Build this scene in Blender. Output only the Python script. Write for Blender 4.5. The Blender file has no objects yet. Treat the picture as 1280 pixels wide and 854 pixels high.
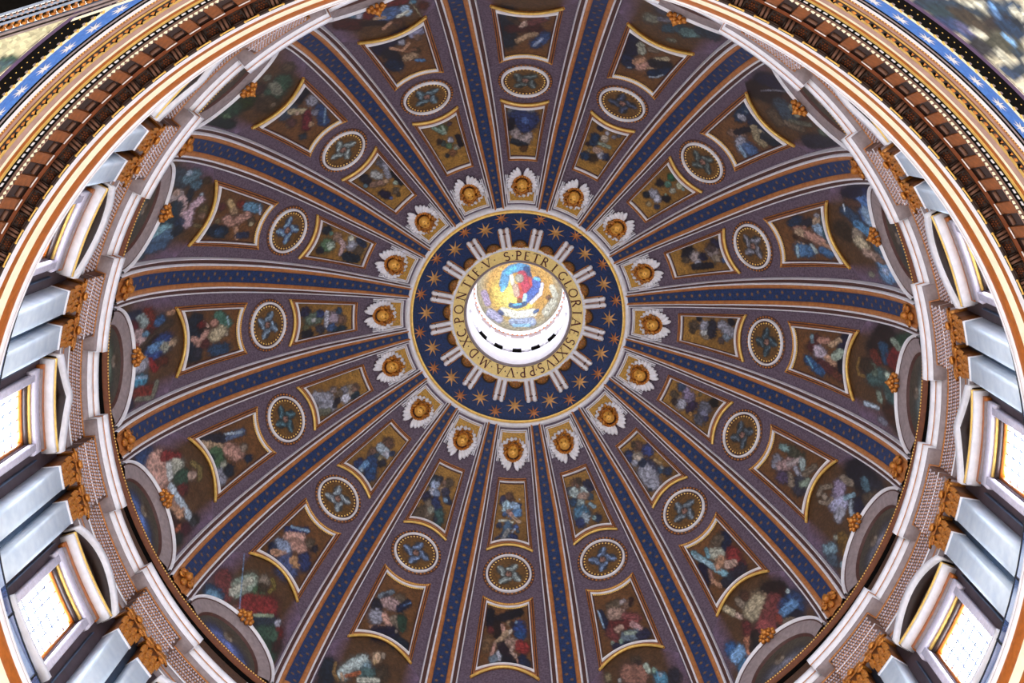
import bpy, math, random
import numpy as np
from mathutils import Matrix, Vector
from mathutils import noise as mnoise
random.seed(4)
SC = bpy.context.scene
COL = SC.collection
PI = math.pi
rad = math.radians

# ------------------------------------------------------------------ camera
CAM_F, CAM_X, CAM_Y = 1922.82, -2.7199, -13.7334
CA, CB, CC = 0.1544, -0.0276, 0.2501
def cam_matrix():
    ca, sa, cb, sb, cc, sc = math.cos(CA), math.sin(CA), math.cos(CB), math.sin(CB), math.cos(CC), math.sin(CC)
    return (np.array([[cc, -sc, 0], [sc, cc, 0], [0, 0, 1]]) @ np.array([[cb, 0, sb], [0, 1, 0], [-sb, 0, cb]])
            @ np.array([[1, 0, 0], [0, ca, -sa], [0, sa, ca]]))
M = cam_matrix()
cam_data = bpy.data.cameras.new('camera')
cam = bpy.data.objects.new('camera', cam_data)
COL.objects.link(cam)
cam.matrix_world = Matrix(((M[0][0], -M[1][0], -M[2][0], CAM_X), (M[0][1], -M[1][1], -M[2][1], CAM_Y),
                           (M[0][2], -M[1][2], -M[2][2], 1.6), (0, 0, 0, 1)))
cam_data.sensor_width = 36.0
cam_data.lens = CAM_F / 1280 * 36
cam_data.clip_end = 400
SC.camera = cam

# ------------------------------------------------------------------ world, light, exposure
W = bpy.data.worlds.new('nave_light')
SC.world = W
W.use_nodes = True
W.node_tree.nodes['Background'].inputs[0].default_value = (1.0, 0.91, 0.80, 1)   # the lamp-lit church below
W.node_tree.nodes['Background'].inputs[1].default_value = 1.75
PANE_POWER = 26.0            # daylight through the drum windows
LANTERN_POWER = 6.5
SC.view_settings.view_transform = 'Standard'
SC.view_settings.look = 'None'
SC.view_settings.gamma = 1.0
SC.view_settings.use_curve_mapping = False
SC.view_settings.exposure = 0.25

# ------------------------------------------------------------------ colours and materials
def lin(c):
    c = np.asarray(c, float)
    return np.where(c <= 0.04045, c / 12.92, ((c + 0.055) / 1.055) ** 2.4)
def hexc(h):
    if len(h) == 3: h = ''.join(a * 2 for a in h)
    return tuple(lin([int(h[i:i + 2], 16) / 255 for i in (0, 2, 4)]))
MATS = {}
def mat(name, hx, rough=0.6, metal=0.0, var=0.18, scale=6.0, bump=0.0, hx2=None, emit=0.0):
    if name in MATS: return MATS[name]
    m = bpy.data.materials.new(name); m.use_nodes = True
    nt = m.node_tree; b = nt.nodes['Principled BSDF']
    c = hexc(hx)
    b.inputs['Roughness'].default_value = rough
    b.inputs['Metallic'].default_value = metal
    tc = nt.nodes.new('ShaderNodeTexCoord')
    nz = nt.nodes.new('ShaderNodeTexNoise'); nz.inputs['Scale'].default_value = scale; nz.inputs['Detail'].default_value = 4
    nt.links.new(tc.outputs['Object'], nz.inputs['Vector'])
    rp = nt.nodes.new('ShaderNodeValToRGB')
    c2 = hexc(hx2) if hx2 else tuple(x * (1 - var) for x in c)
    c1 = c if hx2 else tuple(min(1, x * (1 + var)) for x in c)
    rp.color_ramp.elements[0].position = 0.32; rp.color_ramp.elements[0].color = (*c2, 1)
    rp.color_ramp.elements[1].position = 0.68; rp.color_ramp.elements[1].color = (*c1, 1)
    nt.links.new(nz.outputs['Fac'], rp.inputs['Fac'])
    nt.links.new(rp.outputs['Color'], b.inputs['Base Color'])
    if bump:
        bp = nt.nodes.new('ShaderNodeBump'); bp.inputs['Strength'].default_value = bump; bp.inputs['Distance'].default_value = 0.1
        nt.links.new(nz.outputs['Fac'], bp.inputs['Height']); nt.links.new(bp.outputs['Normal'], b.inputs['Normal'])
    if emit:
        b.inputs['Emission Color'].default_value = (*c, 1); b.inputs['Emission Strength'].default_value = emit
    MATS[name] = m
    return m
def mosaic_mat():
    m = bpy.data.materials.new('mosaic'); m.use_nodes = True
    nt = m.node_tree; b = nt.nodes['Principled BSDF']
    b.inputs['Roughness'].default_value = 0.55
    at = nt.nodes.new('ShaderNodeAttribute'); at.attribute_name = 'Col'
    tc = nt.nodes.new('ShaderNodeTexCoord')
    vz = nt.nodes.new('ShaderNodeTexVoronoi'); vz.inputs['Scale'].default_value = 9.0      # glass tesserae
    nt.links.new(tc.outputs['Object'], vz.inputs['Vector'])
    hs = nt.nodes.new('ShaderNodeHueSaturation')
    mr = nt.nodes.new('ShaderNodeMapRange'); mr.inputs['To Min'].default_value = 0.72; mr.inputs['To Max'].default_value = 1.3
    sp = nt.nodes.new('ShaderNodeSeparateColor')
    nt.links.new(vz.outputs['Color'], sp.inputs['Color']); nt.links.new(sp.outputs[0], mr.inputs['Value'])
    nt.links.new(at.outputs['Color'], hs.inputs['Color']); nt.links.new(mr.outputs['Result'], hs.inputs['Value'])
    nt.links.new(hs.outputs['Color'], b.inputs['Base Color'])
    return m
STUCCO = mat('mauve_stucco', '70606f', 0.7, var=0.25, scale=9, hx2='4c3a4a')
WHITE = mat('white_stucco', 'eae6ec', 0.5, var=0.08, scale=3)
GREY = mat('lilac_grey_stucco', '8f7f80', 0.65, var=0.15, scale=4)
GOLD = mat('gold_leaf', 'd98f38', 0.38, 0.35, var=0.3, scale=7, bump=0.15, hx2='9c5520')
GOLD2 = mat('gilded_ground', 'c47f45', 0.45, 0.15, var=0.2, scale=4, hx2='a5653a')
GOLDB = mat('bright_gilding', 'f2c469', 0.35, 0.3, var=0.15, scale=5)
BROWN = mat('brown_stucco', '4e2e28', 0.65, var=0.2, scale=5)
DARKB = mat('dark_umber', '2a1610', 0.6, var=0.25, scale=6)
BLUE = mat('ultramarine_ground', '1e3c70', 0.6, var=0.3, scale=9, hx2='102242')
BLUED = mat('deep_blue_ground', '16346a', 0.6, var=0.3, scale=9, hx2='0d2044')
STARM = mat('star_gilding', 'c48e50', 0.45, 0.2, var=0.2)
STARO = mat('copper_star_gilding', 'b8703a', 0.45, 0.2, var=0.2)
MOSAIC = mosaic_mat()
MARBLE = mat('pale_blue_marble', 'dfe8f2', 0.8, var=0.07, scale=1.2, hx2='c6d2e2')
WALLM = mat('umber_grey_marble', '40323a', 0.5, var=0.25, scale=2)
GAPM = mat('slate_blue_ground', '35465c', 0.5, var=0.3, scale=1.5)
ORANGE = mat('orange_gilding', 'b2611e', 0.4, 0.2, var=0.2, scale=4)
CREAM = mat('cream_gilding', 'fff4d6', 0.35, 0.0, var=0.06, scale=3)
RUST = mat('rust_brown_stucco', '6e3512', 0.6, var=0.2, scale=6)
SOFFIT = mat('dark_coffer_ground', '2c150e', 0.65, var=0.3, scale=8)
TAUPE = mat('taupe_stucco', '6c4a3c', 0.6, var=0.15, scale=5)
PINK = mat('pinkish_stone', 'b08c80', 0.5, var=0.15, scale=3)
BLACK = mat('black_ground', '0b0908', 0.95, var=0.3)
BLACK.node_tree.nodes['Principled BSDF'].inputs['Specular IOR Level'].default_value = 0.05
SKYB = mat('sky_blue_enamel', '4f86d8', 0.45, var=0.22, scale=9, hx2='3f6cc0')
PURPLE = mat('purple_fillet', '5c4468', 0.6, var=0.2)
INSC = mat('yellow_gold_mosaic', 'ffd98a', 0.5, var=0.12, scale=9)
LETTER = mat('dark_red_enamel', '5a1820', 0.5, var=0.1)
IRON = mat('dark_iron', '20242c', 0.5, 0.4, var=0.1)
def pane_mat(name, c, power):
    m = bpy.data.materials.new(name); m.use_nodes = True
    b = m.node_tree.nodes['Principled BSDF']
    b.inputs['Base Color'].default_value = (.8, .85, .9, 1); b.inputs['Roughness'].default_value = .2
    b.inputs['Emission Color'].default_value = (*c, 1); b.inputs['Emission Strength'].default_value = power
    return m
PANE = pane_mat('daylit_glass', (0.80, 0.90, 1.0), PANE_POWER)
PANE_BOOST = pane_mat('boosted_unseen_glass', (0.88, 0.93, 1.0), PANE_POWER * 1.7)  # unseen panes made stronger to brighten the opposite side of the vault
PANE_DIM = pane_mat('dimmed_unseen_glass', (0.76, 0.88, 1.0), PANE_POWER * 0.5)  # unseen panes made weaker so the upper sectors stay darker
LPANE = pane_mat('daylit_lantern_glass', (0.92, 0.96, 1.0), LANTERN_POWER)
def net_mat():
    m = bpy.data.materials.new('blue_safety_net'); m.use_nodes = True
    nt = m.node_tree; b = nt.nodes['Principled BSDF']
    b.inputs['Base Color'].default_value = (*hexc('5f7fc4'), 1); b.inputs['Roughness'].default_value = 0.6
    tr = nt.nodes.new('ShaderNodeBsdfTransparent'); mx = nt.nodes.new('ShaderNodeMixShader')
    mx.inputs[0].default_value = 0.33
    nt.links.new(tr.outputs[0], mx.inputs[1]); nt.links.new(b.outputs[0], mx.inputs[2])
    nt.links.new(mx.outputs[0], nt.nodes['Material Output'].inputs[0])
    return m
NET = net_mat()

# ------------------------------------------------------------------ mesh helpers
class MB:
    def __init__(s): s.v = []; s.q = []; s.t = []; s.n = 0; s.smooth = False
    def add(s, V, Q=None, T=None):
        V = np.asarray(V, float).reshape(-1, 3)
        if Q is not None and len(Q): s.q.append(np.asarray(Q, int).reshape(-1, 4) + s.n)
        if T is not None and len(T): s.t.append(np.asarray(T, int).reshape(-1, 3) + s.n)
        s.v.append(V); s.n += len(V); return s
    def grid(s, P, cu=False, cv=False):
        m, n = P.shape[:2]
        idx = np.arange(m * n).reshape(m, n)
        if cu: idx = np.vstack([idx, idx[:1]])
        if cv: idx = np.hstack([idx, idx[:, :1]])
        Q = np.stack([idx[:-1, :-1], idx[1:, :-1], idx[1:, 1:], idx[:-1, 1:]], -1).reshape(-1, 4)
        return s.add(P.reshape(-1, 3), Q)
    def merge(s, V, Q, T, Mx):
        V = V @ np.asarray(Mx)[:3, :3].T + np.asarray(Mx)[:3, 3]
        return s.add(V, Q, T)
    def arrays(s):
        V = np.concatenate(s.v)
        Q = np.concatenate(s.q) if s.q else np.zeros((0, 4), int)
        T = np.concatenate(s.t) if s.t else np.zeros((0, 3), int)
        return V, Q, T
    def mesh(s, name, mt, origin=(0, 0, 0)):
        V, Q, T = s.arrays()
        V = V - np.asarray(origin)
        me = bpy.data.meshes.new(name)
        me.vertices.add(len(V)); me.vertices.foreach_set('co', V.astype(np.float32).ravel())
        nl = Q.size + T.size
        me.loops.add(nl); me.loops.foreach_set('vertex_index', np.concatenate([Q.ravel(), T.ravel()]).astype(np.int32))
        me.polygons.add(len(Q) + len(T))
        tot = np.concatenate([np.full(len(Q), 4), np.full(len(T), 3)]).astype(np.int32)
        st = np.concatenate([[0], np.cumsum(tot)[:-1]]).astype(np.int32)
        me.polygons.foreach_set('loop_start', st); me.polygons.foreach_set('loop_total', tot)
        if s.smooth: me.polygons.foreach_set('use_smooth', np.ones(len(tot), bool))
        me.materials.append(mt)
        me.update(calc_edges=True)
        return me
def link(name, me, parent=None, label=None, kind=None, cat=None, group=None):
    o = bpy.data.objects.new(name, me)
    COL.objects.link(o)
    if parent: o.parent = parent
    tag(o, label, cat, group, kind)
    return o
def tag(o, label=None, cat=None, group=None, kind=None):
    if label: o['label'] = label
    if cat: o['category'] = cat
    if group: o['group'] = group
    if kind: o['kind'] = kind
    return o
def thing(name, label, cat, mw, group=None, kind=None):
    o = bpy.data.objects.new(name, None)
    o.empty_display_size = 0.2
    COL.objects.link(o)
    o.matrix_world = mw
    return tag(o, label, cat, group, kind)
def rotz(deg): return Matrix.Rotation(rad(deg), 4, 'Z')

# ------------------------------------------------------------------ dome coordinates
PH0 = math.degrees(-0.2187)          # azimuth of sector 0 (the one that shows straight above the oculus)
R0, ARC, HS = 20.5, 26.8095, 77.1489
def S(az, phi, off=0.0):
    """point of the vault in the frame of a sector at azimuth 0; off = metres proud of the shell"""
    az, phi, off = np.broadcast_arrays(np.radians(np.asarray(az, float)), np.radians(np.asarray(phi, float)), np.asarray(off, float))
    r = R0 - ARC + (ARC - off) * np.cos(phi)
    return np.stack([r * np.sin(az), -r * np.cos(az), HS + (ARC - off) * np.sin(phi)], -1)
def rdome(phi): return R0 - ARC + ARC * np.cos(np.radians(phi))
def chart(az, phi):
    """flat azimuthal chart of the vault holding mosaic strokes traced in image pixels"""
    r = rdome(phi); h = HS + ARC * np.sin(np.radians(phi)); w = 50 * r / (h - 1.6)
    return w * np.sin(np.radians(az)), w * np.cos(np.radians(az))
def frame(az, phi, off=0.0, pos=None):
    """right-handed frame on the vault: X to the viewer's right, Y towards the oculus, Z into the room"""
    t = rad(az); p = rad(phi)
    x = Vector((-math.cos(t), -math.sin(t), 0))
    y = Vector((-math.sin(t) * math.sin(p), math.cos(t) * math.sin(p), math.cos(p)))
    z = x.cross(y)
    if pos is None:
        r = R0 - ARC + (ARC - off) * math.cos(p)
        pos = (r * math.sin(t), -r * math.cos(t), HS + (ARC - off) * math.sin(p))
    m = Matrix((x, y, z)).transposed().to_4x4(); m.translation = pos
    return m
def cyl(az, r, h):
    az, r, h = np.broadcast_arrays(np.radians(np.asarray(az, float)), np.asarray(r, float), np.asarray(h, float))
    return np.stack([r * np.sin(az), -r * np.cos(az), h], -1)
def cbox(mb, a0, a1, r0, r1, h0, h1, n=4):
    a = np.linspace(a0, a1, n + 1)
    P = np.stack([cyl(a, r0, h0), cyl(a, r1, h0), cyl(a, r1, h1), cyl(a, r0, h1)], 1)
    k = mb.n
    mb.grid(P, cv=True)
    mb.q.append(np.array([[0, 1, 2, 3], [4 * n + 3, 4 * n + 2, 4 * n + 1, 4 * n]]) + k)
    return mb
def csweep(mb, prof, a0, a1, n, closed=False, caps=False):
    a = np.linspace(a0, a1, n + 1)
    pr = np.asarray(prof, float)
    P = cyl(a[:, None], pr[None, :, 0], pr[None, :, 1])
    full = abs(a1 - a0) >= 359.99
    if full: P = P[:-1]
    k = mb.n
    mb.grid(P, cu=full, cv=closed)
    if caps and not full:
        m = len(pr); c = list(range(m))
        for base in (0, n * m):
            for i in range(1, m - 1): mb.t.append(np.array([[base, base + i, base + i + 1]]) + k)
    return mb
def ball(mb, c, rx, ry=None, rz=None, nu=8, nv=5, R=None):
    ry = ry or rx; rz = rz or rx
    u = np.linspace(0, 2 * PI, nu, endpoint=False); v = np.linspace(0, PI, nv)
    P = np.stack([rx * np.sin(v)[:, None] * np.cos(u), ry * np.sin(v)[:, None] * np.sin(u), rz * np.cos(v)[:, None] + 0 * u], -1)
    if R is not None: P = P @ np.asarray(R).T
    return mb.grid(P + np.asarray(c), cv=True)
OCT_V = np.array([[1, 0, 0], [0, 1, 0], [-1, 0, 0], [0, -1, 0], [0, 0, 1.0]])
OCT_T = [[0, 1, 4], [1, 2, 4], [2, 3, 4], [3, 0, 4]]
def bead(mb, pts, nrm, r):
    """row of pyramidal beads; nrm = outward direction(s)"""
    pts = np.asarray(pts, float).reshape(-1, 3); nrm = np.broadcast_to(np.asarray(nrm, float), pts.shape)
    for p, z in zip(pts, nrm):
        z = z / np.linalg.norm(z); x = np.cross(z, [0.3, 0.2, 0.9]); x /= np.linalg.norm(x); y = np.cross(z, x)
        mb.add(p + r * (OCT_V[:, :1] * x + OCT_V[:, 1:2] * y + OCT_V[:, 2:] * z), None, OCT_T)
    return mb
def star(mb, c, X, Y, Z, r, n=8, r2=0.38, hgt=0.06, rot=0.0):
    a = np.arange(2 * n) * PI / n + rot
    rr = np.where(np.arange(2 * n) % 2 == 0, r, r * r2)
    rim = np.asarray(c) + np.outer(rr * np.cos(a), X) + np.outer(rr * np.sin(a), Y)
    V = np.vstack([rim, [np.asarray(c) + np.asarray(Z) * hgt]])
    return mb.add(V, None, [[i, (i + 1) % (2 * n), 2 * n] for i in range(2 * n)])
def tube(mb, pts, r, n=6, closed=False):
    pts = np.asarray(pts, float); m = len(pts)
    tg = np.gradient(pts, axis=0); tg /= np.linalg.norm(tg, axis=1)[:, None] + 1e-9
    up = np.array([0.21, 0.13, 0.97]); a = np.cross(tg, up); a /= np.linalg.norm(a, axis=1)[:, None] + 1e-9
    b = np.cross(tg, a); th = np.linspace(0, 2 * PI, n, endpoint=False)
    rr = np.broadcast_to(np.asarray(r, float), (m,))
    P = pts[:, None] + rr[:, None, None] * (np.cos(th)[None, :, None] * a[:, None] + np.sin(th)[None, :, None] * b[:, None])
    return mb.grid(P, cu=closed, cv=True)

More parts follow.
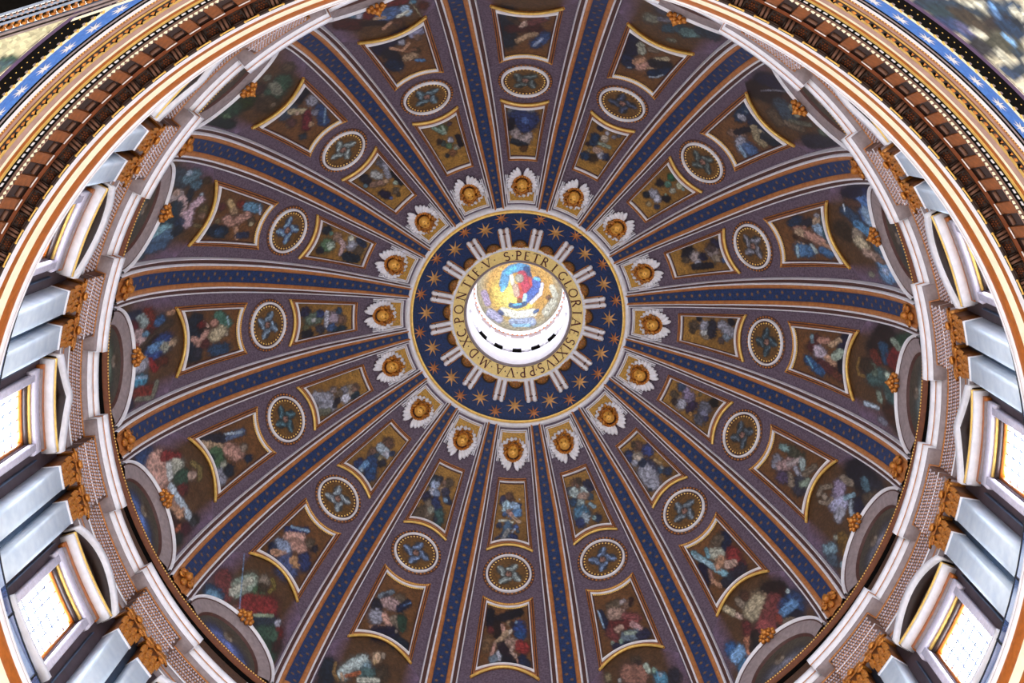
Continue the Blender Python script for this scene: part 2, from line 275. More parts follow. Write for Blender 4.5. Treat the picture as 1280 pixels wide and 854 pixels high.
# ------------------------------------------------------------------ mosaic painting (flat pictures on the vault; stroke points converted from image pixels)
PAINT = '''
@0
123 27 -67,1086 -64,979
411 15 -54,1024 24,1035 42,1013
a86 8 -29,976 7,1000 31,1005
b98 8 -15,1037 -3,1049
633 10 12,1050 53,1068
247 15 31,967 61,999
9ac 5 26,959 49,987
778 6 53,1083 65,1076
432 7 -60,1071 -30,1048
888 12 -37,707 -16,715 14,709
236 25 -19,687 18,675 3,660
46a 10 3,674
988 13 -29,632 -20,605 8,603
a99 9 -1,602 19,620
112 9 -42,645 -39,673
123 8 -32,598 5,586
531 10 2,572
@1
113 18 -82,1079 -59,1018
124 17 -60,984 -39,974
998 10 -43,1059 -27,1037
765 8 -9,1060 10,1066
a97 7 22,1030 54,1053
b86 11 -27,987 -11,1007
b87 11 -9,975 11,998
a86 4 16,987 48,1010
112 16 25,1013 63,1025
024 13 35,974 78,1011
9ab 3 33,959 54,969 67,988
789 3 -40,957 -33,961
432 6 -28,1083 45,1083
776 16 -67,1181 -55,1182
667 8 -36,1196 -11,1207
445 24 -45,1246
245 14 -1,1168 38,1196 59,1185
577 16 57,1190 85,1205
234 17 93,1225 140,1236
665 6 24,1129 43,1135
@2
135 15 -70,1076 -56,1038
aab 8 -58,1039 -44,1046
789 5 -61,1070
124 20 -24,1070 16,1065
865 10 -27,974 0,999
99a 15 13,980 40,965
469 17 43,979 64,984
8ac 5 26,962 63,954
986 11 0,1048 35,1035 60,1037
a97 6 18,1057 59,1076
123 15 43,1059 75,1073
112 9 -17,990 -6,1029
113 32 -119,1208 -96,1230
211 26 -114,1154 -56,1194
778 3 -97,1169 -78,1214 -50,1257
421 24 -26,1234 25,1225
345 21 -26,1191 31,1182
887 9 -2,1218 32,1212
665 7 39,1175 79,1225
654 10 35,1154 80,1186
676 14 119,1252 143,1255
223 21 126,1183 167,1258
543 13 -14,1142 26,1137
@3
135 13 -50,979 -62,1003
223 10 -45,1017 -52,1039
b97 9 -45,1056 -59,1071
99a 7 -69,1069
8ac 14 -25,1059 -4,1076
256 10 -57,1090 25,1076
965 7 -36,979 -31,1012
ca8 14 -19,993 10,992
b87 13 -6,1018 23,1057
b86 6 28,1060 56,1090
421 8 -7,974 23,1012
47a 18 38,978 46,1000
9bc 5 26,967 59,960
abb 5 28,1016 54,1026
369 10 51,1047 68,1071
125 31 -132,1240 -132,1295
47b 20 -117,1249 -52,1246
8ac 15 -77,1245 -28,1253
479 17 -3,1249 55,1254
69c 22 103,1252 145,1248
abd 10 131,1243
246 15 -76,1175 -51,1196
532 12 -111,1192 -101,1224
bcd 3 -101,1174 -76,1170
321 20 -18,1140 2,1153
987 15 -2,1189 27,1184
cb9 14 27,1184 47,1197
b98 11 66,1195 85,1229
865 9 89,1232 98,1244
887 8 142,1189
48b 12 -31,1199 -2,1229 36,1245
113 15 -141,1198 -147,1240
@4
113 15 -80,1083 -42,1075
112 12 56,1082 -11,1072
522 12 -14,971 -49,989
79a 5 -54,971 -34,973
a76 9 -46,999 -53,1024
b97 7 -40,1035 -64,1063
bab 16 -10,997 2,1008
c97 11 6,1028 17,1044
9a9 11 -5,1052 -26,1071
522 14 28,1004 43,1040
258 12 28,964 57,1006
6ac 3 19,958 49,980
632 10 53,1056 59,1072
211 30 -132,1215 -77,1194
621 14 -56,1180 -40,1191
146 13 -93,1208 -52,1221
711 25 -87,1265 -60,1251
243 21 -137,1271 -150,1296
898 9 -127,1241 -109,1258
466 22 22,1186 10,1205
676 11 -14,1173 2,1184
bcb 8 -4,1227 22,1237
9aa 6 45,1228 67,1235
355 22 29,1242 66,1261
898 7 65,1204 87,1211
abc 6 114,1162 114,1203
778 8 148,1216 152,1231
421 20 111,1249 135,1271
862 4 -24,1132 7,1126 29,1135 29,1151
321 19 -8,1158
113 9 111,1280 83,1277
@5
799 9 -42,953 -46,978
443 15 -48,991 -47,1018
889 12 3,956 21,958
a88 14 16,976 -14,1001
a99 7 -3,993 -42,1020
9aa 8 -41,1028 -21,1038
99a 7 -7,1018 7,1045
765 8 -5,1052 -51,1070
334 17 22,1052 45,1057
898 10 23,1060 4,1077
876 9 24,1013 44,1030
546 17 42,995
112 34 -125,1195 -126,1236
223 28 -125,1264 -70,1265
876 10 -78,1165 -84,1189
98a 15 -51,1165 -13,1177
aac 15 14,1177 -16,1196
aab 11 38,1203 12,1203
79a 6 -29,1196 -59,1215
abc 9 -32,1222 -1,1242 -4,1264
113 26 -39,1253 -42,1279
876 6 19,1119 -8,1119 -31,1141
876 5 35,1133 24,1155 -2,1162
987 8 11,1138
998 7 93,1225
751 17 81,1246 104,1272
79a 13 145,1217 129,1229
456 17 160,1245
8ab 9 148,1281
543 17 -79,1260 -115,1283
467 12 -122,1224 -108,1238
@6
124 15 -60,964 -38,990
654 12 -22,958 -40,957
aa9 16 6,980 -10,991
69a 6 19,956 25,973
7ab 8 63,938 40,990 8,1061
9bc 6 62,946 39,998
b86 12 -4,1008 18,1013
822 20 -47,1018 -34,1043
b98 10 -11,1030 -34,1043
622 12 -16,1064 -52,1062
a76 7 55,1007 63,1036
b86 6 63,1036 51,1062
113 15 67,991 84,1021
223 12 29,1067 -48,1066
211 27 -75,1175 -107,1188
311 15 -118,1195
b97 22 -27,1170 -44,1181
ba8 24 -29,1178 7,1180
cb9 8 66,1148 78,1123
b98 6 58,1159 51,1171
876 10 28,1134 23,1144
532 12 1,1133
733 30 -71,1210 -27,1232
944 23 -5,1237 20,1246
622 13 51,1202 59,1221
247 29 -105,1242 -132,1240
58b 12 -80,1240 -132,1240
112 21 -117,1278 -60,1275
765 8 -64,1260 -98,1270
bcc 6 -134,1202
832 11 -59,1245
b75 13 73,1237 87,1264
26a 17 137,1221
7ad 14 139,1244 112,1243
48b 14 136,1281 85,1283
259 14 61,1274
111 15 40,1240 69,1263
@7
124 10 59,974 53,1016
9bd 3 66,963 63,1013
654 10 24,963 -2,962
a87 16 22,986 -1,993
a99 6 -17,962 -28,961
865 8 -29,975 -45,971
311 6 -44,975 -53,964
844 12 -17,1006 -54,1021
622 13 33,1018 -11,1026
a87 8 23,1034 6,1030
c99 8 -34,1033 -54,1052
733 11 49,1034 35,1052
678 13 2,1062 -39,1065
9a9 5 -2,1050 -36,1059
224 11 -47,1071 -73,1070
9a9 5 49,1064
224 9 44,1079 -1,1084
8a9 6 20,1069
543 13 -9,1137
322 11 -11,1145
965 22 25,1160 -12,1174
bcb 7 -39,1157 -44,1171
8a9 7 -63,1176
48a 13 -72,1198 -85,1206
89a 6 -79,1192
223 18 -126,1208
875 10 95,1152
aaa 5 60,1171
@8
112 12 58,940 57,970
112 10 35,958 -41,935
211 12 34,972 26,1004
622 9 53,989
753 12 64,1019 69,1040
b87 6 15,977 8,996
a86 7 -7,968
322 7 -17,970
cba 5 -14,990 -5,1001
b97 8 1,998 32,1029
b87 5 38,1032 49,1061
248 15 -42,978 -50,996
9bd 4 -32,964
147 9 -37,1000 -56,1004
a87 12 -9,1022 -32,1027
922 13 -45,1032 -64,1039
b98 5 -23,1038 -14,1052 -34,1062
b87 4 -40,1072 -47,1085
212 12 16,1034 -12,1070
112 10 4,1076 -28,1083
124 12 -56,1071 -70,1084
678 9 46,1075 24,1066
bbc 5 27,1053 20,1071
643 11 9,587
532 7 -2,596
335 7 30,606 28,592
9ab 3 -27,593
236 8 -25,613
acd 11 15,612 17,626
9bd 9 -5,612 -18,618
58b 10 -24,634 -4,642
358 7 21,640
b87 6 9,631 -4,644
b97 5 -7,649 -30,662
ccb 4 38,661 16,660 -7,665
235 7 38,675
468 12 10,677 14,700
999 6 7,690 24,714
46a 7 -18,680
abc 3 -6,695 -16,685
236 7 -6,706 -16,710
235 4 49,717 29,707
357 5 -26,692
@9
789 6 62,983 27,958
334 9 42,976
654 12 0,970 -12,970
b99 14 35,992 2,990
a88 10 0,994
124 10 -16,993 -35,971
57a 3 -27,979 -44,965
223 12 67,1009 52,1017
99a 17 53,1041 46,1044
c98 9 23,1031 -2,1050
876 11 -10,1028 -32,1039
243 12 -34,1019 -48,1038
b86 5 55,1075 11,1059
113 19 28,1084 -23,1071
123 14 -42,1087 -77,1088
987 4 -32,1058
abb 16 92,1222 70,1193 39,1174
cdd 7 87,1207 45,1172
b97 5 95,1227 85,1237
8ab 16 20,1190
466 12 27,1201 -30,1187
ca8 13 -1,1148
987 7 -19,1137
b96 5 -1,1161
123 23 147,1225 139,1256
432 19 -35,1185
a52 5 78,1226 37,1204
ccb 6 34,1223 -32,1204
863 5 127,1206 122,1231 99,1245
234 10 34,590 37,609
334 10 20,588
abd 12 26,608
ccd 10 27,632
89b 10 13,630
543 11 -16,584 -13,595
a86 10 -6,612
865 7 3,592
335 11 -15,615
124 8 -27,634 -38,640
79b 7 -25,637
224 10 42,655 36,646
765 16 16,672 12,698
236 11 7,651 -9,669
998 10 8,683
355 13 -23,684 -29,705
334 7 -18,706
543 13 32,696 43,713
@10
236 9 63,997 11,959
8ac 4 58,982 5,955
c98 11 49,1010 8,982
b87 16 17,1013 -15,1004
89b 17 51,1048 25,1043
aab 12 22,1057
124 13 63,1065 50,1078
b86 8 54,1074 14,1054
458 26 -6,1074 -26,1074
b85 12 -20,1048 -40,1047
236 16 -43,1021 -59,1032
654 12 -27,977
223 9 -50,979
733 23 138,1229 96,1250
246 19 150,1277 112,1274
69b 12 145,1281 108,1278
9a9 23 73,1214 52,1185
bba 12 82,1234 56,1181
464 20 7,1189
876 15 15,1151
432 13 8,1168
762 5 -3,1130 -27,1143 -21,1162
822 26 15,1231 -52,1197
611 19 -83,1218 -126,1229
a76 22 26,1279 -16,1271
234 15 -44,1239 -93,1217
9a8 4 -24,1239 -79,1203
aab 9 -108,1207
354 28 -93,1266 -111,1254
243 25 -101,1294 -139,1281
311 14 -151,1253
223 13 -146,1308
9a8 6 -126,1308 -146,1308
b86 8 102,1294
69c 2 135,1126 27,1256
@11
568 10 50,1028 35,965
abc 4 59,1017 35,965
223 14 76,1080 54,1034
b97 10 70,1090 29,1045
b87 18 7,1023 -20,1003
876 11 -13,977
135 10 -52,977
464 19 18,1065 -17,1071
998 10 -27,1056
889 14 -42,1081 -68,1077
123 15 -55,1048
233 10 14,1082
247 27 151,1265 53,1275
358 20 54,1267
c98 26 120,1239 50,1253
b87 23 6,1248 -43,1245
822 13 114,1211 81,1178
bba 22 61,1194
ccc 8 80,1209 39,1219
354 21 17,1189
b98 12 1,1157
763 6 38,1142 3,1125 -25,1141
622 16 -20,1204
bcd 8 15,1229 -72,1218 -133,1208
b86 16 -50,1256 -81,1237
311 24 -70,1279 -107,1271
a53 11 -121,1254
412 16 -135,1236
222 14 -129,1203
235 11 -154,1298
765 7 -103,1277 -148,1296
122 16 -146,1271
987 16 -13,596
754 11 -15,580
ccd 13 -30,620
778 11 -4,615
654 10 -6,633
aab 15 -20,695 -32,672
99a 16 -4,672 14,705
223 7 -37,662 -23,645
134 8 -37,594 -34,582
665 9 -32,717 -42,687
877 9 13,648
@10
643 15 1,591
754 8 5,612
abc 11 9,616 -21,615
ccd 8 -19,617
754 10 20,642
345 10 -1,647
986 8 -16,640
247 17 0,668 -25,699
69c 9 10,703 8,682
abc 6 6,707
236 9 29,707 28,693
223 11 -31,647
235 8 -33,604
258 10 -22,682
@12
123 21 53,1060 -58,1065
476 13 58,982 27,955
9bc 3 48,955 21,950
211 16 26,1034
b98 4 47,1034 28,1018
b87 9 -5,1065 -24,1049 8,1023
ba8 17 -8,997 4,976
a76 11 35,997
987 5 -10,958
522 13 -28,1028
246 16 -56,997 -56,966
334 11 -55,1055
611 11 38,1039
124 21 125,1279 120,1253
721 16 123,1216 74,1201
899 14 114,1237 94,1227
522 13 69,1185 58,1201
258 17 82,1175
b86 7 102,1148 103,1133
512 21 93,1269
b99 18 58,1248 40,1243
722 11 24,1258
58a 9 54,1222
432 13 -7,1248 42,1185 69,1149
211 7 -15,1253 37,1185
248 24 -14,1196 9,1164
58b 13 -1,1201 1,1175
998 14 -8,1159
b97 11 1,1133
521 13 -55,1180 -54,1165
811 8 -35,1212 -73,1191
aab 21 -42,1238
38a 19 -98,1243
9bd 5 -80,1264 -89,1222
721 18 -132,1249 -139,1212
776 6 -151,1254 -163,1202 -116,1186
113 14 -133,1286 -166,1281
676 17 3,682 7,660
bbb 7 -1,671
224 13 28,699
236 11 17,649
112 15 -46,692
989 16 2,605
bbc 6 21,627 -24,629
358 13 -31,610
134 11 -49,598 -37,576
754 11 -6,577
246 9 23,588
334 12 -33,648
664 8 -23,695
@13
123 12 37,698
698 6 31,680
575 19 -11,677
bcb 11 -8,667
976 12 26,657
caa 6 18,642 6,625 -24,624
aab 14 14,599
ccb 8 34,613
543 13 5,571
235 8 37,585 26,562
123 12 -27,605 -25,570
223 10 -33,692
522 10 28,1066
b96 8 52,1046 30,1027
b87 13 -10,1030 -17,1013
a86 10 22,1019
721 12 50,1006
58a 14 46,979 47,950
abd 3 58,945 31,932
b87 12 -3,994 17,972
b86 6 -32,991 -63,973
123 17 -56,1061 -55,1031
246 12 -57,1040
543 10 1,951
a97 6 -8,947
235 9 -53,973 -48,950
764 7 -21,1060
345 23 127,1268 106,1231
578 17 112,1218 129,1201
89a 9 133,1222
467 15 94,1181
123 9 37,1188 68,1190
a99 13 39,1252 55,1224
b98 10 60,1236
caa 13 36,1207 -3,1191
cab 15 -41,1161 -11,1168
cab 11 20,1161 42,1145
9ab 5 62,1149
134 20 10,1216 -40,1225
135 15 -43,1184
7ab 22 -85,1241 -75,1225
468 19 -89,1205 -119,1237
357 15 -139,1254 -123,1211
123 12 -77,1185 -67,1175
653 13 9,1122
865 9 -10,1119
764 5 -47,1129 -48,1103
432 10 113,1150
245 10 -163,1269
@14
112 16 44,1078 76,1083
99a 16 69,1034
345 13 -30,1065 11,1065
a97 9 -2,1059 23,1029
b98 6 5,1039
612 12 23,1009 -15,977
247 14 63,994 36,947
8ac 3 75,979 32,943
778 10 42,994
a86 8 1,973
764 6 -46,1028
533 13 -32,1028
234 10 -45,961
354 27 18,1161 64,1166
776 14 40,1183 30,1152
665 11 53,1223
231 22 -3,1221 -59,1212
432 27 -22,1147
243 28 -115,1244 -98,1235
575 11 -127,1226
765 7 -16,1126
422 17 2,1212
122 16 -161,1259 -144,1195
543 17 119,1194
654 7 -8,1182
667 14 51,693
99a 8 47,677 30,643
aaa 11 5,685 10,667
223 11 -25,700 -29,678
865 9 -25,660 2,643
a86 7 13,637
9a9 7 31,610
113 10 -25,615 -20,597
112 9 50,641 44,596
654 9 10,589
432 6 7,573
578 6 -43,675
458 5 -18,582
@15
113 18 -70,1064 32,1089
112 17 -48,1035 -36,1002
024 16 -57,991 -40,972
99a 9 6,1055
88a 10 49,1069 79,1071
b86 5 -34,1050 -2,1023 26,1042
865 10 59,1053
a86 11 -3,991 22,990
c98 3 4,977
432 9 36,1004
47a 5 22,968 43,958
853 5 3,1015 34,1010
789 3 -36,960
58a 22 -73,1251
aab 11 -70,1228
411 19 -135,1232 -92,1195
611 17 -42,1216 -12,1237
469 21 32,1191 -4,1186
9bd 11 69,1189 71,1163
ccb 6 37,1163 72,1168
b97 6 -31,1190 -2,1179
611 10 9,1238 83,1214
b86 5 -24,1136 7,1149
532 14 30,1136
211 9 -73,1190 -14,1161
48a 9 103,1202
aa8 2 96,1206 102,1128
521 14 128,1170
564 14 2,693
8a9 6 -22,708 0,679
9a9 4 5,701 6,672
aab 8 12,645
344 9 -14,642
575 8 1,626
876 8 21,613
9a9 5 16,610
112 7 39,648 35,616
322 8 -23,651
853 9 2,597
123 6 -19,596
434 6 30,700
@1
113 9 -24,707
ba9 10 3,678
aab 6 2,699
778 6 27,696
9a9 5 -14,653 31,656
135 12 -25,647 -26,668
764 5 -25,615
b98 8 -7,627 7,627
aab 10 17,616
321 12 -2,595
135 12 -28,592
235 10 34,619
212 6 -38,635
445 5 40,709
@2
264 11 -19,702
587 9 -9,676
bb9 9 17,704
aa9 8 18,674
799 4 35,705
112 11 -28,659
99a 12 -14,617
aab 11 7,614
123 9 -24,597
986 7 5,581
112 11 26,638
235 7 28,596
8a9 4 15,647
@3
112 15 -19,601 -29,611
a99 15 -7,626
aab 9 16,624
113 12 -2,648
988 17 -11,686
224 11 -37,701 -27,716
433 13 -23,685
876 12 14,689
112 9 24,609 32,665
358 8 25,715
543 10 -4,590
@4
543 13 -14,582
432 8 4,577
112 7 -38,597
bbb 11 4,616
99a 13 -19,615
223 12 -29,643 6,639
99a 14 -28,676 -10,699
789 10 9,689
112 9 -44,703
544 8 23,673
876 7 19,623
@5
543 11 2,572
98a 11 -29,603
346 11 -32,581
aab 15 17,604
879 15 -16,618
324 11 -1,642 20,635
667 18 -11,679
99b 11 8,683
556 15 31,678
111 12 -42,697
764 5 -42,647
322 9 22,582
335 7 17,696
a73 6 31,644
@6
643 14 -11,576
432 7 -3,563
236 12 29,577 41,584
ba9 14 13,602
348 15 -28,606
99a 9 32,609
357 9 -20,678
b96 5 -26,644 -35,662
446 27 13,652
aab 23 23,655 23,677
99a 18 25,693
235 11 -36,696
234 5 47,703
235 11 13,624
999 5 -30,674
@7
643 14 7,577
432 8 -5,572
445 11 36,590
abb 14 20,600
bcc 13 -13,606
224 11 -29,589 -34,604
345 9 -25,629
a87 9 7,618 -13,620
9aa 12 14,639
246 11 35,627
479 23 20,669
abc 14 15,684
236 13 33,692
235 11 -25,697
8ab 5 -17,649 -28,662
9bb 6 -16,694
@cap
bba 778 3,29
cb8 703 3,29
c93 598 -51,58 93,21
b82 448 72,57
db4 340 -195,216 30,373
dc5 222 -166,270 -35,359
38b 85 -359,55 -361,-194 -272,-325 -111,-413 41,-422
5ad 39 -355,192 -334,95
4ac 45 -340,-230 -222,-369
136 60 59,-410 162,-248
c32 165 136,-53
a24 90 -7,-250 195,55
b33 89 80,209
998 84 -46,-161
dcb 39 -231,-162 -160,-8
b98 60 -84,51 -14,202
25a 83 343,-205 395,-64 324,81 243,241
5ad 30 299,-255 392,-251
9ce 38 181,182 196,299
147 47 -82,475 56,471 214,370
4ad 21 -11,450 130,400
ccd 33 490,-171 503,59 351,302
742 50 81,330
643 53 709,84
432 29 730,107
543 38 -658,371
98a 58 -745,325 -600,536
99b 69 -506,716 -253,811
89b 70 50,801 481,685
ccb 72 -223,638 102,649 462,492
347 40 -292,666 -223,695
358 29 476,488 536,425
aa9 71 716,409 827,132
bba 59 719,-168 832,-23
7ac 27 99,869 443,776
@tr
246 22 789,-2293 896,-2330 990,-2354
245 26 850,-2279 912,-2275
359 17 879,-2249 932,-2249 961,-2242
77b 11 934,-2255 963,-2247
543 18 909,-2310 966,-2295
654 15 989,-2298 1014,-2270
258 26 982,-2382 1019,-2370 1058,-2410
ddc 11 915,-2359 967,-2378 976,-2355
6af 7 998,-2386 1023,-2358
334 29 1013,-2202 1034,-2222
433 22 1028,-2315 1054,-2343
665 26 1051,-2259 1100,-2263
147 22 1063,-2334 1100,-2323
7bf 6 1072,-2289 1116,-2267
024 22 1101,-2379
357 15 1133,-2241
358 13 1113,-2157 1149,-2150
246 18 1149,-2186
ddc 11 1078,-2399 1103,-2394
ddc 9 1065,-2221 1111,-2188
ddc 9 968,-2264 1012,-2251
@tl
356 12 -2013,-1379 -1982,-1391
354 9 -2004,-1399 -1958,-1403
466 7 -2008,-1355 -1991,-1371
a54 2 -1941,-1431 -1938,-1430
'''
STROKES = {}
_k = None
for _l in PAINT.strip().split('\n'):
    if _l[0] == '@': _k = _l[1:]; STROKES.setdefault(_k, []); continue
    _t = _l.split()
    STROKES[_k].append((np.array(hexc(_t[0])), int(_t[1]) / 100, np.array([[int(z) / 100 for z in q.split(',')] for q in _t[2:]])))
_rs = np.random.RandomState(7)
_NZ = _rs.rand(64, 64)
def vnoise(x, y):
    xi = np.floor(x).astype(int); yi = np.floor(y).astype(int); fx = x - xi; fy = y - yi
    fx = fx * fx * (3 - 2 * fx); fy = fy * fy * (3 - 2 * fy)
    g = lambda i, j: _NZ[i % 64, j % 64]
    return (g(xi, yi) * (1 - fx) + g(xi + 1, yi) * fx) * (1 - fy) + (g(xi, yi + 1) * (1 - fx) + g(xi + 1, yi + 1) * fx) * fy
PGAIN = 0.8
def sdist(X, Y, P):
    d = np.full(len(X), 1e9)
    if len(P) == 1: d = np.hypot(X - P[0, 0], Y - P[0, 1])
    for a, b in zip(P[:-1], P[1:]):
        ab = b - a; L = ab @ ab + 1e-9
        t = np.clip(((X - a[0]) * ab[0] + (Y - a[1]) * ab[1]) / L, 0, 1)
        d = np.minimum(d, np.hypot(X - a[0] - t * ab[0], Y - a[1] - t * ab[1]))
    return d
def paint(X, Y, base, strokes, px=0.03, grow=1.42):
    """flat picture: ground colour, a dark drapery mass under the figures, then the strokes with painted folds"""
    shp = X.shape; X = X.ravel(); Y = Y.ravel()
    C = np.broadcast_to(np.asarray(base, float), (len(X), 3)).copy() if np.ndim(base) == 1 else np.asarray(base, float).reshape(-1, 3).copy()
    n1 = vnoise(X * 9 + 3, Y * 9 + 5); n2 = vnoise(X * 20 + 9, Y * 20 + 1); n3 = vnoise(X * 41 + 2, Y * 37 + 8)
    C *= (0.7 + 0.4 * n1 + 0.3 * n3)[:, None]
    D = [sdist(X, Y, P) + (n2 - 0.5) * min(r, 0.14) * .7 + (n3 - .5) * min(r, .14) * .2 for c, r, P in strokes]
    for (col, r, P), d in zip(strokes, D):                      # dark drapery between the limbs
        if r < .05: continue
        al = np.clip((r * 1.9 - d) / (r * .9), 0, .85); c = col[None] * .24 + np.array([[.012, .009, .010]])
        C = C * (1 - al[:, None]) + c * al[:, None]
    for i, ((col, r, P), d) in enumerate(zip(strokes, D)):
        r = r * grow
        al = np.clip((r * 1.0 - d) / max(px, r * 0.26), 0, 1) * .95
        w = vnoise(X * 8 + i * 3.7, Y * 8 + i * 1.3)
        f = .5 + .5 * np.sin(d / r * 4.2 + w * 11 + i)                         # folds that follow the limb or the cloth
        f = f * .6 + vnoise(X * 26 + i, Y * 26) * .4
        rim = 1 - .6 * np.clip((d / r - .55) / .45, 0, 1)                      # dark contour
        mean = col.mean(); c = (col[None] * .85 + mean * .15) * ((0.38 + 1.15 * f) * rim * 1.12)[:, None]
        C = C * (1 - al[:, None]) + c * al[:, None]
    return (C * PGAIN).reshape(*shp, 3)
def set_col(me, C):
    C = np.asarray(C, float).reshape(-1, 3)
    A = np.ones((len(C), 4), np.float32); A[:, :3] = np.clip(C, 0, 1)
    at = me.attributes.new('Col', 'FLOAT_COLOR', 'POINT'); at.data.foreach_set('color', A.ravel())
ORD = ['', 'first', 'second', 'third', 'fourth', 'fifth', 'sixth', 'seventh', 'eighth', 'ninth', 'tenth', 'eleventh', 'twelfth', 'thirteenth', 'fourteenth', 'fifteenth', 'sixteenth']
def place(k, what=''):
    k %= 16
    return "at twelve o'clock" if k == 0 else "at six o'clock" if k == 8 else "%s clockwise from twelve o'clock" % ORD[k]
def saz(k): return PH0 + 22.5 * k
# ================================================================== the setting: vault, drum, ring
def struct(name, mb, mt, parent=None, smooth=False):
    mb.smooth = smooth
    o = link(name, mb.mesh(name, mt), parent)
    if parent is None: o['kind'] = 'structure'
    return o
ph = np.linspace(0, 60.2, 70)
shell = MB(); P = np.stack([rdome(ph), HS + ARC * np.sin(np.radians(ph))], 1); P[ph < 0, 0] = R0
csweep(shell, P, 0, 360, 192)
struct('ceiling', shell, STUCCO, smooth=True)

# ---- drum wall: pier walls between the windows, spandrels over and under them, all round
A_OPEN = 3.75            # half width of a window opening, degrees
H_SILL, H_HEAD = 60.2, 66.1
drum = thing('wall_drum', None, None, Matrix(), kind='structure')
mb_p = MB(); cbox(mb_p, A_OPEN, 22.5 - A_OPEN, 20.75, 21.5, 53.0, 73.4, 12); me_p = mb_p.mesh('pier_wall', WALLM)
mb_u = MB(); cbox(mb_u, -A_OPEN, A_OPEN, 20.75, 21.5, H_HEAD, 73.4, 6); me_u = mb_u.mesh('wall_over_window', WALLM)
mb_l = MB(); cbox(mb_l, -A_OPEN, A_OPEN, 20.75, 21.5, 53.0, H_SILL, 6); me_l = mb_l.mesh('wall_under_window', MARBLE)
for k in range(16):
    for nm, me in (('pier_wall', me_p), ('wall_over_window', me_u), ('wall_under_window', me_l)):
        o = link(nm, me, drum); o.rotation_euler[2] = rad(saz(k))

# ---- entablature and attic of the drum
ent = thing('trim_1', None, None, Matrix(), kind='structure')
def ent_piece(name, prof, half, mt, shift, n=10):
    mb = MB(); csweep(mb, prof, -half, half, n, closed=True, caps=True); me = mb.mesh(name, mt)
    for k in range(16):
        o = link(name, me, ent); o.rotation_euler[2] = rad(saz(k) + shift)
BAY, RIB = 7.2, 4.25
# recessed stretches over the windows
ent_piece('architrave', [(21.0, 69.55), (20.62, 69.55), (20.60, 70.1), (20.56, 70.12), (20.54, 70.5), (20.46, 70.55), (20.46, 70.75), (21.0, 70.75)], BAY, GREY, 0)
ent_piece('frieze', [(21.0, 70.75), (20.52, 70.75), (20.36, 72.4), (21.0, 72.4)], BAY, TAUPE, 0)
ent_piece('gilded_fillet', [(20.9, 72.4), (20.34, 72.4), (20.32, 72.52), (20.9, 72.52)], BAY, GOLD2, 0)
ent_piece('soffit_band', [(21.0, 72.55), (20.3, 72.52), (20.1, 72.66), (20.1, 72.72), (21.0, 72.72)], BAY, GREY, 0)
ent_piece('white_fillet', [(20.9, 70.78), (20.44, 70.78), (20.44, 70.9), (20.9, 70.9)], BAY, WHITE, 0)
ent_piece('gilded_fillet', [(20.9, 70.2), (20.53, 70.2), (20.53, 70.32), (20.9, 70.32)], BAY, GOLD2, 0)
ent_piece('white_fillet', [(20.9, 69.9), (20.58, 69.9), (20.58, 70.0), (20.9, 70.0)], BAY, WHITE, 0)
ent_piece('white_fillet', [(20.9, 71.1), (19.93, 71.1), (19.93, 71.2), (20.9, 71.2)], RIB, WHITE, 11.25)
ent_piece('gilded_fillet', [(20.9, 70.05), (19.98, 70.05), (19.98, 70.15), (20.9, 70.15)], RIB, GOLD2, 11.25)
# projecting stretches over the pilasters
ent_piece('architrave', [(21.0, 69.75), (20.06, 69.75), (20.05, 69.95), (20.0, 69.97), (20.0, 70.5), (21.0, 70.5)], RIB, GREY, 11.25)
ent_piece('frieze', [(21.0, 69.95), (20.04, 69.95), (19.86, 72.4), (21.0, 72.4)], RIB, TAUPE, 11.25)
ent_piece('gilded_fillet', [(20.9, 72.4), (19.85, 72.4), (19.83, 72.52), (20.9, 72.52)], RIB + .15, GOLD2, 11.25)
ent_piece('soffit_band', [(21.0, 72.55), (19.82, 72.52), (19.7, 72.64), (19.72, 72.72), (21.0, 72.72)], 6.5, GREY, 11.25)
CB, CR = 4.5, 6.78
ent_piece('lower_cornice', [(21.0, 72.72), (20.02, 72.72), (19.96, 72.9), (19.92, 73.0), (21.0, 73.0)], CB, WHITE, 0)
ent_piece('cornice', [(21.0, 73.05), (19.87, 73.05), (19.8, 73.3), (19.76, 73.45), (21.0, 73.45)], CB, WHITE, 0)
ent_piece('lower_cornice', [(21.0, 72.72), (19.64, 72.72), (19.58, 72.9), (19.54, 73.0), (21.0, 73.0)], CR - .1, WHITE, 11.25)
ent_piece('cornice', [(21.0, 73.05), (19.49, 73.05), (19.42, 73.3), (19.38, 73.45), (21.0, 73.45)], CR, WHITE, 11.25)
ent_piece('gilded_cornice_line', [(20.5, 72.99), (19.895, 72.99), (19.895, 73.06), (20.5, 73.06)], CB, GOLD2, 0)
ent_piece('gilded_cornice_line', [(20.5, 72.99), (19.515, 72.99), (19.515, 73.06), (20.5, 73.06)], CR, GOLD2, 11.25)
